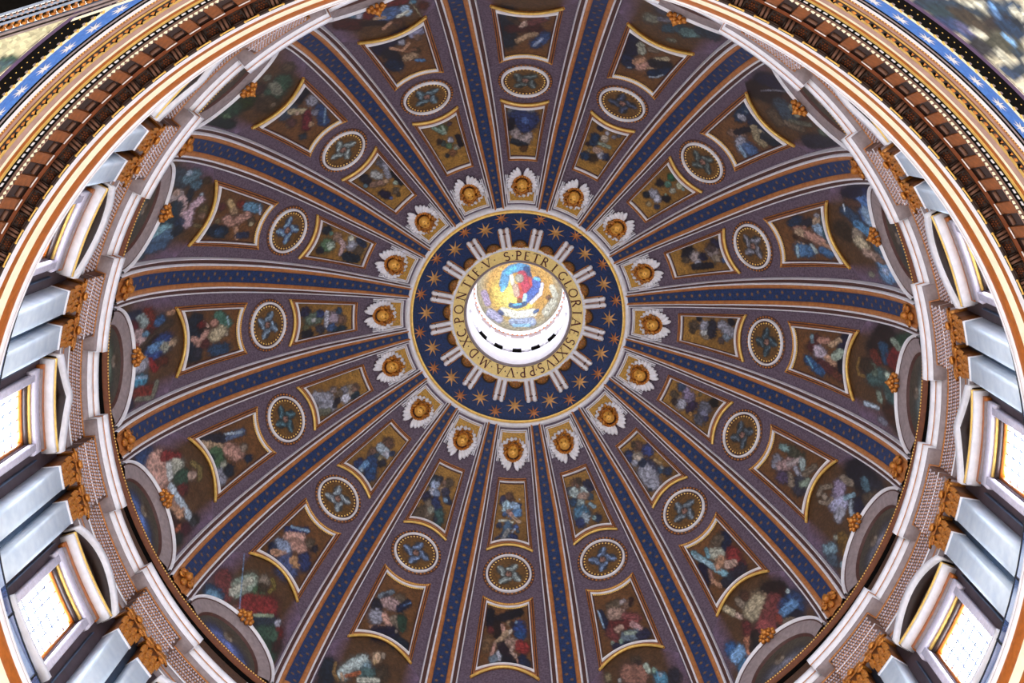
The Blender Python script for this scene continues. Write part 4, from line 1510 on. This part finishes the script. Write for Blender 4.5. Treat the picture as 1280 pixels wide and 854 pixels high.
def base_low(u, v): return np.array(hexc('6a4526'))[None, None] * (0.9 + .25 * v[..., None])
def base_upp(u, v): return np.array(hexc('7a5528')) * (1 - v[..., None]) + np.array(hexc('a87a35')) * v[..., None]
LOWT = ['reclining figures in red and dark blue', 'flying pink figures with dark wings', 'figure in pale blue among dark clouds', 'two blue figures, one arm outstretched',
        'seated figure with red and green drapery', 'grey winged group with clouds', 'angel carrying a long pale column', 'rose-robed angel over grey rocks',
        'angel carrying a dark cross', 'kneeling angel with pale globe', 'crouching angel in blue and grey', 'angel in green with spread wing',
        'red-robed angel with blue-grey wing', 'bare-armed angels with grey wing', 'winged figure holding dark red cloth', 'angels around a round white basin']
UPPT = ['blue-robed angel upside down above grey cloud', 'bowing angel with white sash', 'pale angel with teal cloak', 'brown-grey seated angel', 'white-robed praying angel', 'grey-robed angel with bent head',
        'angel in lilac skirt with instrument', 'angel in pale sleeves and blue skirt', 'angel in white and blue with sash', 'grey-blue robed angel with tambour',
        'angel with white sleeves and blue skirt', 'grey-white seated angel facing right', 'green and blue robed angel', 'angel with pink sash and green skirt', 'white-robed angel bent over', 'grey-green robed angel']
BASET = ['dim grey robed figure', 'teal-robed figure with pale head', 'green-robed figure on dark ground', 'figure in bright blue cloak', 'haloed figure in green and red', 'haloed figure in pale lilac',
         'haloed figure in rose cloak', 'bare-shouldered figure on brown ground', 'dim figure', 'figure in pale blue sleeves with halo', 'red-robed figure holding a thin sword', 'figure in pink cloak with white blade',
         'red and blue robed figure with slanting beam', 'pink-armed figure in blue-green drapery', 'green-brown mottled figure', 'figure with red drapery and blue-grey robe']
for k in range(16):
    a = saz(k); kk = (k + 8) % 16 - 8
    t = thing('angel_panel', 'large framed mosaic, %s, %s' % (LOWT[k], place(k)), 'mosaic', rotz(a), 'large angel panels')
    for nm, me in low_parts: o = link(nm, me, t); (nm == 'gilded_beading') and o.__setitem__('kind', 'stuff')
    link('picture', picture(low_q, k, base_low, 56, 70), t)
    t = thing('angel_panel', 'small gold mosaic panel, %s, %s' % (UPPT[k], place(k)), 'mosaic', rotz(a), 'small angel panels')
    for nm, me in upp_parts: link(nm, me, t)
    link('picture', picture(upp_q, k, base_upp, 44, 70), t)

# ---- large figures between panel and cornice
nu, nv = 96, 104
for k in range(16):
    if k == 8: continue
    u = np.linspace(-1, 1, nu)[:, None]; v = np.linspace(0, 1, nv)[None]
    az = u * 7.95 + 0 * v; top = 21.1 - 2.4 * np.minimum((az / 5.95) ** 2, 1.9); phi = .3 + (top - .3) * v
    mb = MB(); mb.grid(S(az, phi, .03)); mb.smooth = True; me = mb.mesh('figure_mosaic', MOSAIC)
    X, Y = chart(az, phi)
    edge = np.maximum(np.clip((np.abs(u) - .62) / .3, 0, 1) * np.clip((v - .35) / .45, 0, 1), np.clip((v - .93) / .07, 0, 1) * (np.abs(u) > .7))
    b = np.array(hexc('553a24'))[None, None] * (1 - edge[..., None]) + (np.array(hexc('665268')) * 1.25)[None, None] * edge[..., None]
    set_col(me, paint(X, Y, b, [s_ for s_ in STROKES[str(k)]]))
    o = link('figure_mosaic', me, None, 'cornice-side mosaic, %s, %s' % (BASET[k], place(k)), None, 'mosaic', 'large seated figures')
    o.rotation_euler[2] = rad(saz(k))

# ---- roundels
PHI_R = 37.1
def circ(r, n=48): 
    t = np.linspace(0, 2 * PI, n, endpoint=False); return np.degrees(r * np.cos(t) / rdome(PHI_R)), PHI_R + np.degrees(r * np.sin(t) / ARC)
def rring(name, mt, secs):
    mb = MB(); mb.grid(np.stack([S(*circ(r), o) for r, o in secs], 1), cu=True); return (name, mb.mesh(name, mt))
def rbeads(name, mt, r, n, sz):
    a_, p_ = circ(r, n); mb = MB(); bead(mb, S(a_, p_, .08), S(a_, p_, 1.0) - S(a_, p_, 0), sz); return (name, mb.mesh(name, mt))
rnd_parts = [rring('white_frame', WHITE, [(1.43, 0), (1.42, .14), (1.36, .22), (1.31, .16), (1.29, .05)]), rring('brown_border', BROWN, [(1.29, .05), (1.08, .04)]),
             rring('outer_border', BROWN, [(1.62, .01), (1.58, .06), (1.46, .06), (1.43, .02)]),
             rbeads('outer_beading', GOLD, 1.53, 40, .07), rbeads('gilded_beading', GOLDB, 1.15, 34, .07)]
WCOL = ['566', '346', '566', '778', '356', '456', '678', '57a', '899', '57a', '89a', '367', '68a', '58c', '899', '578']
for k in range(16):
    t = thing('roundel', 'round white-framed medallion with four-winged cherub, %s' % place(k), 'medallion', rotz(saz(k)), 'round medallions')
    for nm, me in rnd_parts: o = link(nm, me, t); ('beading' in nm) and o.__setitem__('kind', 'stuff')
    rr = np.linspace(0, 1.1, 26)[None]; th = np.linspace(0, 2 * PI, 64)[:, None]
    x = rr * np.cos(th); y = rr * np.sin(th)
    mb = MB(); mb.grid(S(np.degrees(x / rdome(PHI_R)), PHI_R + np.degrees(y / ARC), .03)); mb.smooth = True; me = mb.mesh('picture', MOSAIC)
    wc = np.array(hexc(WCOL[k])); st = []; rot = .5 + (k * 1.7) % 1.2 if k != 8 else .3
    wc = wc * .75 + wc.mean() * .25
    for q in range(4):
        d = rot + q * PI / 2; e = np.array([math.cos(d), math.sin(d)]); n_ = np.array([-e[1], e[0]])
        st += [(wc * .3, .2, np.array([e * .3, e * .55 + n_ * .1])), (wc * .8, .13, np.array([e * .3 - n_ * .14, e * .42 + n_ * .1, e * .66 + n_ * .22])), (np.minimum(wc * 1.7, .6), .06, np.array([e * .36 - n_ * .2, e * .5 + n_ * .12, e * .8 + n_ * .26]))]
    st += [(np.array(hexc('432')), .2, np.array([[0, 0.]])), (np.array(hexc('a76')), .15, np.array([[0, 0.]])), (np.array(hexc('643')), .06, np.array([[0, .1]]))]
    set_col(me, paint(x, y, hexc('6f4d25'), st, .04)); link('picture', me, t)

# ---- gold fields and winged cherub heads next to the oculus
def lines(name, mt, pts, r): mb = MB(); tube(mb, pts, r, 5); return (name, mb.mesh(name, mt))
v = np.linspace(0, 1, 14)
fld = []
mb = MB(); u = np.linspace(-1, 1, 12)[:, None]; vv = np.linspace(0, 1, 12)[None]
mb.grid(S(u * 6.3, 55.3 + 3.6 * vv + 0 * u, .05)); fld.append(('gold_field', mb.mesh('gold_field', mat('gold_mosaic_ground', 'b98a3a', .5, .1, .35, 9))))
for a0, ph1, nm, mt, r in ((6.45, 59.0, 'white_border', WHITE, .05), (5.75, 58.75, 'white_border', WHITE, .035)):
    path = np.concatenate([np.stack([np.full(14, -a0), 54.3 + (ph1 - 54.3) * v], 1), np.stack([np.linspace(-a0, a0, 16), np.full(16, ph1)], 1)[1:-1], np.stack([np.full(14, a0), ph1 - (ph1 - 54.3) * v], 1)])
    fld.append(lines(nm, mt, S(path[:, 0], path[:, 1], .08), r))
def headmesh(rx, ry, rz):
    mb = MB(); u = np.linspace(0, 2 * PI, 22, endpoint=False); w = np.linspace(0, PI, 14)
    d = np.stack([np.sin(w)[:, None] * np.cos(u), np.cos(w)[:, None] + 0 * u, np.sin(w)[:, None] * np.sin(u)], -1)
    x, y, z = d[..., 0], d[..., 1], d[..., 2]
    g = lambda cx, cy, s: np.exp(-((x - cx) ** 2 + (y - cy) ** 2) / s ** 2) * (z > 0)
    f = 1 + .42 * g(0, -.08, .14) + .2 * g(0, .1, .12) - .34 * g(-.34, .16, .18) - .34 * g(.34, .16, .18) + .10 * g(-.42, -.28, .22) + .10 * g(.42, -.28, .22) - .22 * g(0, -.42, .12) + .08 * g(0, -.72, .18) + .06 * g(0, .5, .4)
    P = d * f[..., None] * np.array([rx, ry, rz]); mb.grid(P, cv=True); mb.smooth = True; return mb
ch = []
mb = headmesh(.36, .42, .36); mb.v[0][:, 2] += .38; ch.append(('head', mb.mesh('head', mat('warm_gilding', 'e8a848', .35, .3, .2, 6))))
mb = MB(); hr = np.random.RandomState(3)
for q in range(26):
    t = rad(-25 + q * 230 / 25); rr = hr.uniform(.40, .62) + .12 * math.sin(t); z_ = hr.uniform(.22, .46); sz = hr.uniform(.07, .14)
    Rm = np.array([[math.cos(t), -math.sin(t), 0], [math.sin(t), math.cos(t), 0], [0, 0, 1]])
    ball(mb, (rr * math.cos(t), .08 + rr * math.sin(t), z_), sz * 1.5, sz, sz, 6, 4, Rm)
for q in range(9):
    t = rad(10 + q * 160 / 8); ball(mb, (.30 * math.cos(t), .16 + .32 * math.sin(t), .52 + hr.uniform(-.05, .05)), .10, .10, .12, 6, 4)
mb.smooth = True; ch.append(('hair', mb.mesh('hair', mat('curled_gilding', 'e09a40', .35, .35, .35, 9, .2, '8a4818'))))
me_eye = MB(); ball(me_eye, (0, 0, 0), .055, .04, .03, 7, 4); me_eye = me_eye.mesh('eye', RUST)
me_mo = MB(); ball(me_mo, (0, 0, 0), .08, .03, .03, 7, 4); me_mo = me_mo.mesh('mouth', RUST)
mb = MB()
for q in range(9):
    t = rad(200 + q * 140 / 8); ball(mb, (.5 * math.cos(t), .0 + .55 * math.sin(t), .2), .13, .13, .1, 6, 4)
mb.smooth = True; ch.append(('gilded_collar', mb.mesh('gilded_collar', GOLD)))
def feather(mb, a, r0, r1, w, z):
    t = rad(a); c = np.array([math.cos(t), math.sin(t), 0]) * (r0 + r1) / 2 + [0, 0, z]
    Rm = np.array([[math.cos(t), -math.sin(t), 0], [math.sin(t), math.cos(t), 0], [0, 0, 1]])
    ball(mb, c, (r1 - r0) / 2, w, .07, 8, 5, Rm)
for sg in (-1, 1):
    mb = MB()
    for q in range(7): feather(mb, 90 - sg * (7 + q * 15), .55, 1.16 - .03 * q, .145, .16 + .02 * (q % 2))
    mb.smooth = True; ch.append(('upper_wing', mb.mesh('upper_wing', WHITE)))
    mb = MB()
    for q in range(5): feather(mb, 270 + sg * (16 + q * 13), .42, 1.30 - .09 * q, .16, .16 + .015 * (q % 2))
    mb.smooth = True; ch.append(('lower_wing', mb.mesh('lower_wing', WHITE)))
    t = np.linspace(0, 2.6 * PI, 20); q = .24 * np.exp(-t * .12)
    p = np.concatenate([np.stack([sg * np.linspace(.98, 1.02, 6), np.linspace(.95, -.1, 6), np.full(6, .1)], 1), np.stack([sg * (1.02 - .24 + q * np.cos(t)), -.1 - q * np.sin(t), np.full(20, .12)], 1)])
    mb = MB(); tube(mb, p, .05, 5); ch.append(('volute', mb.mesh('volute', WHITE)))
for k in range(16):
    t = thing('gold_field_panel', 'small gold panel with white border at the rim of the starry ring, %s' % place(k), 'panel', rotz(saz(k)), 'gold panels around the oculus')
    for nm, me in fld: link(nm, me, t)
    t = thing('winged_cherub_head', 'gilded cherub head with white wings in relief, %s' % place(k), 'sculpture', frame(saz(k), 55.5, .08), 'winged cherub heads')
    for nm, me in ch:
        o = link(nm, me, t)
        if nm == 'head':
            for x_ in (-.12, .12): e = link('eye', me_eye, o); e.location = (x_, .07, .645)
            e = link('mouth', me_mo, o); e.location = (0, -.19, .68)

# ---- lunettes with rosettes at the foot of the vault
def lell(s, n=40):
    t = np.linspace(0, PI, n); return 8.8 * s * np.cos(t), np.maximum(8.0 * s * np.sin(t), -.5)
def lun(name, mt, secs):
    mb = MB(); mb.grid(np.stack([S(*lell(s), o) for s, o in secs], 1)); return (name, mb.mesh(name, mt))
lun_parts = [lun('white_rim', WHITE, [(1.0, 0.02), (.995, .34), (.98, .44), (.96, .44), (.945, .3)]), lun('brown_line', BROWN, [(.945, .3), (.92, .29)]),
             lun('arched_soffit', GREY, [(.92, .29), (.9, .33), (.72, .22), (.7, .16)]), lun('inner_line', BROWN, [(.7, .16), (.66, .05)])]
LUNC = ['556', '455', '554', '456', '677', '667', '667', '566', '566', '556', '56a', '46a', '565', '566', '665', '79b']
ros = []
mb = MB(); ball(mb, (0, 0, .38), .2, .2, .2, 10, 6); ball(mb, (0, .06, .55), .08, .1, .1, 6, 4); mb.smooth = True; ros.append(('centre', mb.mesh('centre', GOLD)))
for ring_i, (n_, r_, s_, z_) in enumerate(((6, .22, .14, .3), (9, .42, .16, .16))):
    for q in range(n_):
        t = 2 * PI * q / n_ + .3 * ring_i; Rm = np.array([[math.cos(t), -math.sin(t), 0], [math.sin(t), math.cos(t), 0], [0, 0, 1]])
        mb = MB(); ball(mb, (r_ * math.cos(t), r_ * math.sin(t), z_), s_, s_ * .8, .13, 7, 5, Rm); mb.smooth = True; ros.append(('petal', mb.mesh('petal', GOLD)))
for k in range(16):
    kk = (k + 8) % 16 - 8
    if abs(kk) in (0, 7, 8): continue
    t = thing('lunette', 'arched lunette with white rim and dim bust, at the cornice, %s' % place(k), 'lunette', rotz(saz(k)), 'lunettes at the foot of the dome')
    for nm, me in lun_parts: link(nm, me, t)
    s = np.linspace(0, .67, 26)[None]; th = np.linspace(0, PI, 48)[:, None]
    az = 8.8 * s * np.cos(th); phi = 8.0 * s * np.sin(th)
    mb = MB(); mb.grid(S(az, phi, .05)); mb.smooth = True; me = mb.mesh('picture', MOSAIC)
    X = az / 8.8 * 3; Y = phi / 8 * 3; c = np.array(hexc(LUNC[k]))
    st = [(c * .5, .7, np.array([[-.5, .1], [.6, .2]])), (c, .5, np.array([[-.4, .2], [.5, .3]])), (c * 1.5, .22, np.array([[-.5, .3], [-.1, .6]])), (np.array(hexc('876')), .26, np.array([[.1, 1.15]])), (np.array(hexc('432')), .16, np.array([[.1, 1.4]])), (c * 1.3, .16, np.array([[-1.2, .3]]))]
    set_col(me, paint(X, Y, hexc('4a4238'), st, .08)); link('picture', me, t)
    t = thing('gilded_rosette', 'gilded rosette boss on the lunette rim, %s' % place(k), 'rosette', frame(saz(k), 7.9, .3), 'rosettes on the lunettes')
    for nm, me in ros: link(nm, me, t)

# ---- gilded masks at the feet of the ribs
mk = []
mb = headmesh(.24, .3, .24); mb.v[0][:, 2] += .3; mk.append(('face', mb.mesh('face', GOLD)))
for q in range(7):
    t = rad(0 + q * 30); Rm = np.array([[math.cos(t), -math.sin(t), 0], [math.sin(t), math.cos(t), 0], [0, 0, 1]])
    mb = MB(); ball(mb, (.38 * math.cos(t), .1 + .42 * math.sin(t), .16), .22, .09, .12, 7, 5, Rm); mb.smooth = True; mk.append(('crest_leaf', mb.mesh('crest_leaf', GOLD)))
for sg in (-1, 1):
    t = np.linspace(0, 3 * PI, 22); q = .2 * np.exp(-t * .1); mb = MB(); tube(mb, np.stack([sg * (.36 + q * np.cos(t)), -.3 + q * np.sin(t), np.full(22, .22)], 1), .07, 5); mk.append(('scroll', mb.mesh('scroll', GOLD)))
mb = MB(); ball(mb, (0, -.55, .16), .22, .3, .14, 8, 5); mb.smooth = True; mk.append(('pendant', mb.mesh('pendant', GOLD)))
for k in range(16):
    kr = k + .5 if k < 8 else k - 15.5
    if abs(kr) < 2 or abs(kr) > 6: continue
    t = thing('gilded_mask', 'gilded mask with leafy crest at the foot of %s' % ribname(kr), 'sculpture', frame(saz(kr), 2.6, .28), 'masks at the feet of the ribs')
    for nm, me in mk: link(nm, me, t)

# ================================================================== starry ring, consoles and inscription round the oculus
band = thing('starry_ring', 'deep blue ring with gilded stars around the oculus', 'ring', Matrix())
mb = MB(); q = np.linspace(60.2, 66.5, 12); csweep(mb, np.stack([rdome(q) - .02, HS + ARC * np.sin(np.radians(q)) - .02], 1), 0, 360, 160); mb.smooth = True; link('blue_ground', mb.mesh('blue_ground', BLUED), band)
def oring(name, mt, p0, p1, o): 
    mb = MB(); q = np.array([p0, p0, (p0 + p1) / 2, p1, p1]); oo = np.array([0, o * .7, o, o * .7, 0]); pr = np.stack([rdome(q) - oo * np.cos(np.radians(q)), HS + ARC * np.sin(np.radians(q)) - oo * np.sin(np.radians(q))], 1); csweep(mb, pr, 0, 360, 160); link(name, mb.mesh(name, mt), band)
oring('white_rim', WHITE, 59.45, 60.0, .4); oring('gilded_rim', GOLDB, 60.0, 60.35, .5)
for k in range(32):
    big = k % 2 == 0
    m_ = np.array(frame(saz(k / 2), 62.7 if big else 61.5, .06))
    mb = MB(); star(mb, (0, 0, 0), (1, 0, 0), (0, 1, 0), (0, 0, 1), .62 if big else .5, 8, .30, .12)
    if k < 2: me = mb.mesh('star', STARM if big else STARO); band['_%d' % k] = 0; _ = (me if big else me); 
    if k == 0: me_big = me
    if k == 1: me_small = me
    o = link('star', me_big if big else me_small, band); o.matrix_world = Matrix(m_)
for key in ('_0', '_1'): del band[key]
# consoles: a pair of pale bars reaching from the inscription over the blue ring
L_ = 1.45
cons = []
for sg in (-1, 1):
    mb = MB(); tube(mb, np.array([[sg * .2, -L_ / 2, .14], [sg * .2, 0, .2], [sg * .19, L_ / 2, .24]]), .145, 8); cons.append(('bar', mb.mesh('bar', WHITE)))
    mb = MB(); ball(mb, (sg * .22, -L_ / 2, .14), .15, .12, .14, 8, 5); cons.append(('scroll_end', mb.mesh('scroll_end', WHITE)))
mb = MB(); P8 = np.array([[x, y, z] for z in (0, .16) for x, y in ((-.1, -L_ / 2), (.1, -L_ / 2), (.1, L_ / 2), (-.1, L_ / 2))]); mb.add(P8, [[0, 3, 2, 1], [4, 5, 6, 7], [0, 1, 5, 4], [1, 2, 6, 5], [2, 3, 7, 6], [3, 0, 4, 7]]); cons.append(('channel', mb.mesh('channel', mat('tan_stucco', 'a07c6c', .6))))
for sg in (-1, 1):
    mb = MB(); P8 = np.array([[x, y, z] for z in (.0, .14) for x, y in ((sg * .36, -L_ / 2 + .1), (sg * .42, -L_ / 2 + .1), (sg * .40, L_ / 2), (sg * .34, L_ / 2))]); mb.add(P8, [[4, 5, 6, 7], [0, 1, 5, 4], [1, 2, 6, 5], [2, 3, 7, 6], [3, 0, 4, 7]]); cons.append(('gilded_edge', mb.mesh('gilded_edge', GOLD2)))
mb = MB(); tube(mb, np.array([[-.34, -L_ * .3, .22], [0, -L_ * .3, .24], [.34, -L_ * .3, .22]]), .05, 6); cons.append(('cross_band', mb.mesh('cross_band', BROWN)))
sh = []
mb = MB(); t = np.linspace(0, PI, 14)[:, None]; r = np.linspace(0, 1, 6)[None]
mb.grid(np.stack([.5 * r * np.cos(t), -.52 * r * np.sin(t) + .2, .28 * np.sqrt(np.maximum(1 - r ** 2, 0)) + 0 * t], -1)); mb.smooth = True
sh.append(('shell_body', mb.mesh('shell_body', mat('brown_gilding', '8a5c2c', .45, .2, .35, 12))))
mb = MB()
for q in range(6):
    tt = rad(15 + q * 30)
    for rr in (.3, .55, .8): ball(mb, (.5 * rr * math.cos(tt), -.52 * rr * math.sin(tt) + .2, .27 * math.sqrt(1 - rr * rr)), .06, nu=5, nv=4)
sh.append(('shell_scales', mb.mesh('shell_scales', GOLD)))
mb = MB(); t = np.linspace(0, PI, 14); tube(mb, np.stack([.5 * np.cos(t), -.52 * np.sin(t) + .2, np.full(14, .03)], 1), .05, 5); sh.append(('shell_rim', mb.mesh('shell_rim', DARKB)))
for k in range(16):
    t = thing('console', 'pair of pale bars across starry ring, along %s' % ribname(k + .5), 'bracket', frame(saz(k + .5), 64.75, .03), 'consoles around the oculus')
    for nm, me in cons: link(nm, me, t)
    t = thing('scallop_shell', 'brown gilded half shell on the edge of the inscription ring, %s' % place(k), 'shell', frame(saz(k), 65.9, .02), 'shells around the inscription')
    for nm, me in sh: o = link(nm, me, t); (nm == 'shell_scales') and o.__setitem__('kind', 'stuff')
# inscription ring
ins = thing('inscription_ring', 'yellow gold ring with dark red capital letters around the lantern opening', 'inscription', Matrix())
RI0, RI1, HI0, HI1 = 3.5, 4.33, 101.85, 101.5
mb = MB(); csweep(mb, [(RI1, HI1), (RI0, HI0)], 0, 360, 128); link('gold_band', mb.mesh('gold_band', INSC), ins)
for nm, prof, mt in (('outer_rim', [(4.5, 101.75), (4.46, 101.42), (4.36, 101.36), (4.28, 101.5)], WHITE), ('gilded_line', [(4.55, 101.7), (4.5, 101.42), (4.45, 101.42)], GOLDB), ('inner_rim', [(3.56, 101.85), (3.52, 101.7), (3.42, 101.75), (3.38, 102.0)], GREY)):
    mb = MB(); csweep(mb, prof, 0, 360, 128); link(nm, mb.mesh(nm, mt), ins)
K_, N_ = .15, .075
def arcp(cx, cy, rx, ry, a0, a1, n=12): 
    t = np.radians(np.linspace(a0, a1, n)); return [(cx + rx * math.cos(x), cy + ry * math.sin(x)) for x in t]
GL = {
 'I': [(K_, [(0, 0), (0, 1)])], '.': [(.15, [(-.06, .5), (.06, .5)])],
 'P': [(K_, [(-.2, 0), (-.2, 1)]), (K_ * .85, [(-.2, 1)] + arcp(-.02, .74, .28, .26, 90, -90) + [(-.2, .48)])],
 'R': [(K_, [(-.24, 0), (-.24, 1)]), (K_ * .85, [(-.24, 1)] + arcp(-.06, .75, .26, .25, 90, -90) + [(-.24, .5)]), (K_, [(-.02, .5), (.38, 0)])],
 'E': [(K_, [(-.2, 0), (-.2, 1)]), (N_, [(-.2, 1), (.25, 1), (.25, .88)]), (N_, [(-.2, .52), (.16, .52)]), (N_, [(-.2, 0), (.28, 0), (.28, .14)])],
 'F': [(K_, [(-.2, 0), (-.2, 1)]), (N_, [(-.2, 1), (.25, 1), (.25, .86)]), (N_, [(-.2, .52), (.16, .52)])],
 'L': [(K_, [(-.2, 0), (-.2, 1)]), (N_, [(-.2, 0), (.28, 0), (.28, .16)])],
 'T': [(K_, [(0, 0), (0, 1)]), (N_, [(-.4, .86), (-.38, 1), (.38, 1), (.4, .86)])],
 'G': [(K_ * .9, arcp(.05, .5, .45, .5, 55, 300, 18)), (K_ * .8, [(.36, .1), (.36, .42)])],
 'C': [(K_ * .9, arcp(.05, .5, .45, .5, 55, 305, 18))],
 'O': [(K_ * .85, arcp(0, .5, .46, .5, 0, 360, 24))],
 'S': [(K_ * .85, arcp(.0, .74, .26, .25, 35, 250, 12) + arcp(0, .25, .28, .26, 75, -145, 12))],
 'A': [(N_, [(-.4, 0), (0, 1)]), (K_, [(0, 1), (.4, 0)]), (N_, [(-.2, .36), (.24, .36)])],
 'V': [(K_, [(-.4, 1), (0, 0)]), (N_, [(0, 0), (.4, 1)])],
 'X': [(K_, [(-.38, 1), (.38, 0)]), (N_, [(-.38, 0), (.38, 1)])],
 'N': [(N_, [(-.36, 0), (-.36, 1)]), (K_, [(-.36, 1), (.36, 0)]), (N_, [(.36, 0), (.36, 1)])],
 'M': [(N_, [(-.44, 0), (-.34, 1)]), (K_, [(-.34, 1), (0, .1)]), (N_, [(0, .1), (.34, 1)]), (K_, [(.34, 1), (.46, 0)])],
 'D': [(K_, [(-.3, 0), (-.3, 1)]), (K_ * .85, [(-.3, 1)] + arcp(-.08, .5, .44, .5, 90, -90, 14) + [(-.3, 0)])]}
SERIF = {'I': [(0, 0), (0, 1)], 'P': [(-.2, 0), (-.2, 1)], 'R': [(-.24, 0)], 'T': [(0, 0)], 'A': [(-.4, 0), (.4, 0)], 'V': [(-.4, 1), (.4, 1)], 'X': [(-.38, 0), (.38, 0), (-.38, 1), (.38, 1)], 'N': [(-.36, 0), (-.36, 1), (.36, 1)], 'M': [(-.44, 0), (.46, 0)], 'F': [(-.2, 0)]}
TEXT = [('S', -12.6), ('.', -7), ('P', -1.1), ('E', 7.1), ('T', 15.9), ('R', 25.3), ('I', 36.1), ('G', 47.2), ('L', 56.9), ('O', 66.7), ('R', 76.9), ('I', 86.5), ('A', 96.1), ('E', 106), ('S', 115.5), ('I', 121.6),
        ('X', 129.4), ('T', 137.4), ('V', 145.8), ('S', 154.8), ('.', 159.8), ('P', 164.2), ('P', 173.3), ('.', 178.8), ('V', 185), ('.', 190.6), ('A', 196.3), ('.', 204.6), ('M', 212.3), ('.', 220.1), ('D', 226.8), ('.', 235.0),
        ('X', 240.5), ('C', 250), ('.', 256.7), ('P', 262.4), ('O', 273), ('N', 286.3), ('T', 298.6), ('I', 306.7), ('F', 314.2), ('.', 320.9), ('V', 327.2), ('.', 335.1)]
HL, RM = .56, 3.89
for chh, az in TEXT:
    mb = MB()
    segs = list(GL[chh]) + [(N_ * .9, [(x - .17, y), (x + .17, y)]) for x, y in SERIF.get(chh, [])]
    for w, pts in segs:
        p = np.array(pts, float); d = np.gradient(p, axis=0); d /= np.linalg.norm(d, axis=1)[:, None] + 1e-9; n_ = np.stack([-d[:, 1], d[:, 0]], 1) * w / 2
        P = []
        for z in (0.0, .03):
            for e in (p - n_, p + n_):
                r = RM + (e[:, 1] - .5) * HL; aa = PH0 + az + np.degrees(e[:, 0] * HL / r)
                P.append(cyl(aa, r, HI1 + (RI1 - r) / (RI1 - RI0) * (HI0 - HI1) - .012 - z))
        mb.grid(np.stack([P[0], P[2], P[3], P[1]], 1))
    link('letter', mb.mesh('letter', LETTER), ins)

# ================================================================== lantern
lan = thing('wall_lantern', None, None, Matrix(), kind='structure')
def lsw(name, prof, mt, n=96, kind=None):
    mb = MB(); csweep(mb, prof, 0, 360, n); mb.smooth = False; return link(name, mb.mesh(name, mt), lan, kind=kind)
lsw('lower_wall', [(3.42, 101.8), (3.45, 107.2)], WHITE)
lsw('string_course', [(3.45, 108.0), (3.36, 108.1), (3.36, 108.3), (3.45, 108.4)], WHITE)
lsw('upper_wall', [(3.45, 108.0), (3.45, 113.6)], WHITE)
lsw('lower_band', [(3.45, 107.2), (3.62, 107.2), (3.62, 108.0), (3.45, 108.0)], WHITE)
lsw('lantern_cornice', [(3.45, 113.5), (3.32, 113.7), (3.3, 113.85)], GREY)
lsw('rust_band', [(3.3, 113.85), (3.32, 114.25)], RUST)
lsw('pale_cornice', [(3.32, 114.25), (3.2, 114.4), (3.2, 114.7), (3.26, 114.9), (3.2, 115.5)], WHITE)
mb = MB(); a = np.arange(0, 360, 6.0); p = cyl(a, 3.3, 114.05); z = -p.copy(); z[:, 2] = -1.5; bead(mb, p, z, .11); link('copper_beading', mb.mesh('copper_beading', ORANGE), lan, kind='stuff')
mb = MB(); cbox(mb, -5.2, 5.2, 3.3, 3.6, 107.25, 107.95, 4); me_v = mb.mesh('dark_vent', BLACK)
mb = MB(); cbox(mb, -2.2, 2.2, 3.28, 3.6, 107.2, 108.0, 2); me_pl = mb.mesh('pier', WHITE)
mb = MB(); cbox(mb, -3.0, 3.0, 3.3, 3.5, 108.4, 113.5, 2); me_pi = mb.mesh('pilaster_strip', WHITE)
mb = MB(); a = np.linspace(-6.2, 6.2, 5); mb.grid(np.stack([cyl(a, 3.43, 109.0), cyl(a, 3.43, 112.6)], 1)); me_w = mb.mesh('lantern_pane', LPANE)
mb = MB()
for b in ((-6.8, -6.2, 3.36, 3.46, 108.8, 112.8), (6.2, 6.8, 3.36, 3.46, 108.8, 112.8), (-6.8, 6.8, 3.36, 3.46, 112.6, 112.9), (-6.8, 6.8, 3.36, 3.46, 108.7, 109.0)): cbox(mb, *b, 2)
me_f = mb.mesh('lantern_window_frame', WHITE)
for k in range(16):
    for nm, me, da in ((('dark_vent', me_v, 0),) if 6 <= k <= 10 else ()) + ( ('pier', me_pl, 11.25), ('pilaster_strip', me_pi, 11.25), ('lantern_pane', me_w, 0), ('lantern_window_frame', me_f, 0)):
        o = link(nm, me, lan); o.rotation_euler[2] = rad(saz(k) + da)
mb = MB(); s = np.linspace(0, 1, 70)[None]; t = np.linspace(0, 2 * PI, 150)[:, None]
x = 3.2 * s * np.cos(t); y = 3.2 * s * np.sin(t); zz = 115.5 + 2.0 * np.sqrt(np.maximum(1 - s ** 2, 0)) + 0 * t
mb.grid(np.stack([x, y, zz], -1)); mb.smooth = True; me = mb.mesh('lantern_mosaic', MOSAIC)
set_col(me, paint(x * 3, y * 3, hexc('a8a49c'), STROKES['cap'], .06) * 1.2)
link('lantern_mosaic', me, None, 'gold mosaic with figure in red robe and swirling blue cloak in the lantern cap', None, 'mosaic')
bpy.context.view_layer.update()
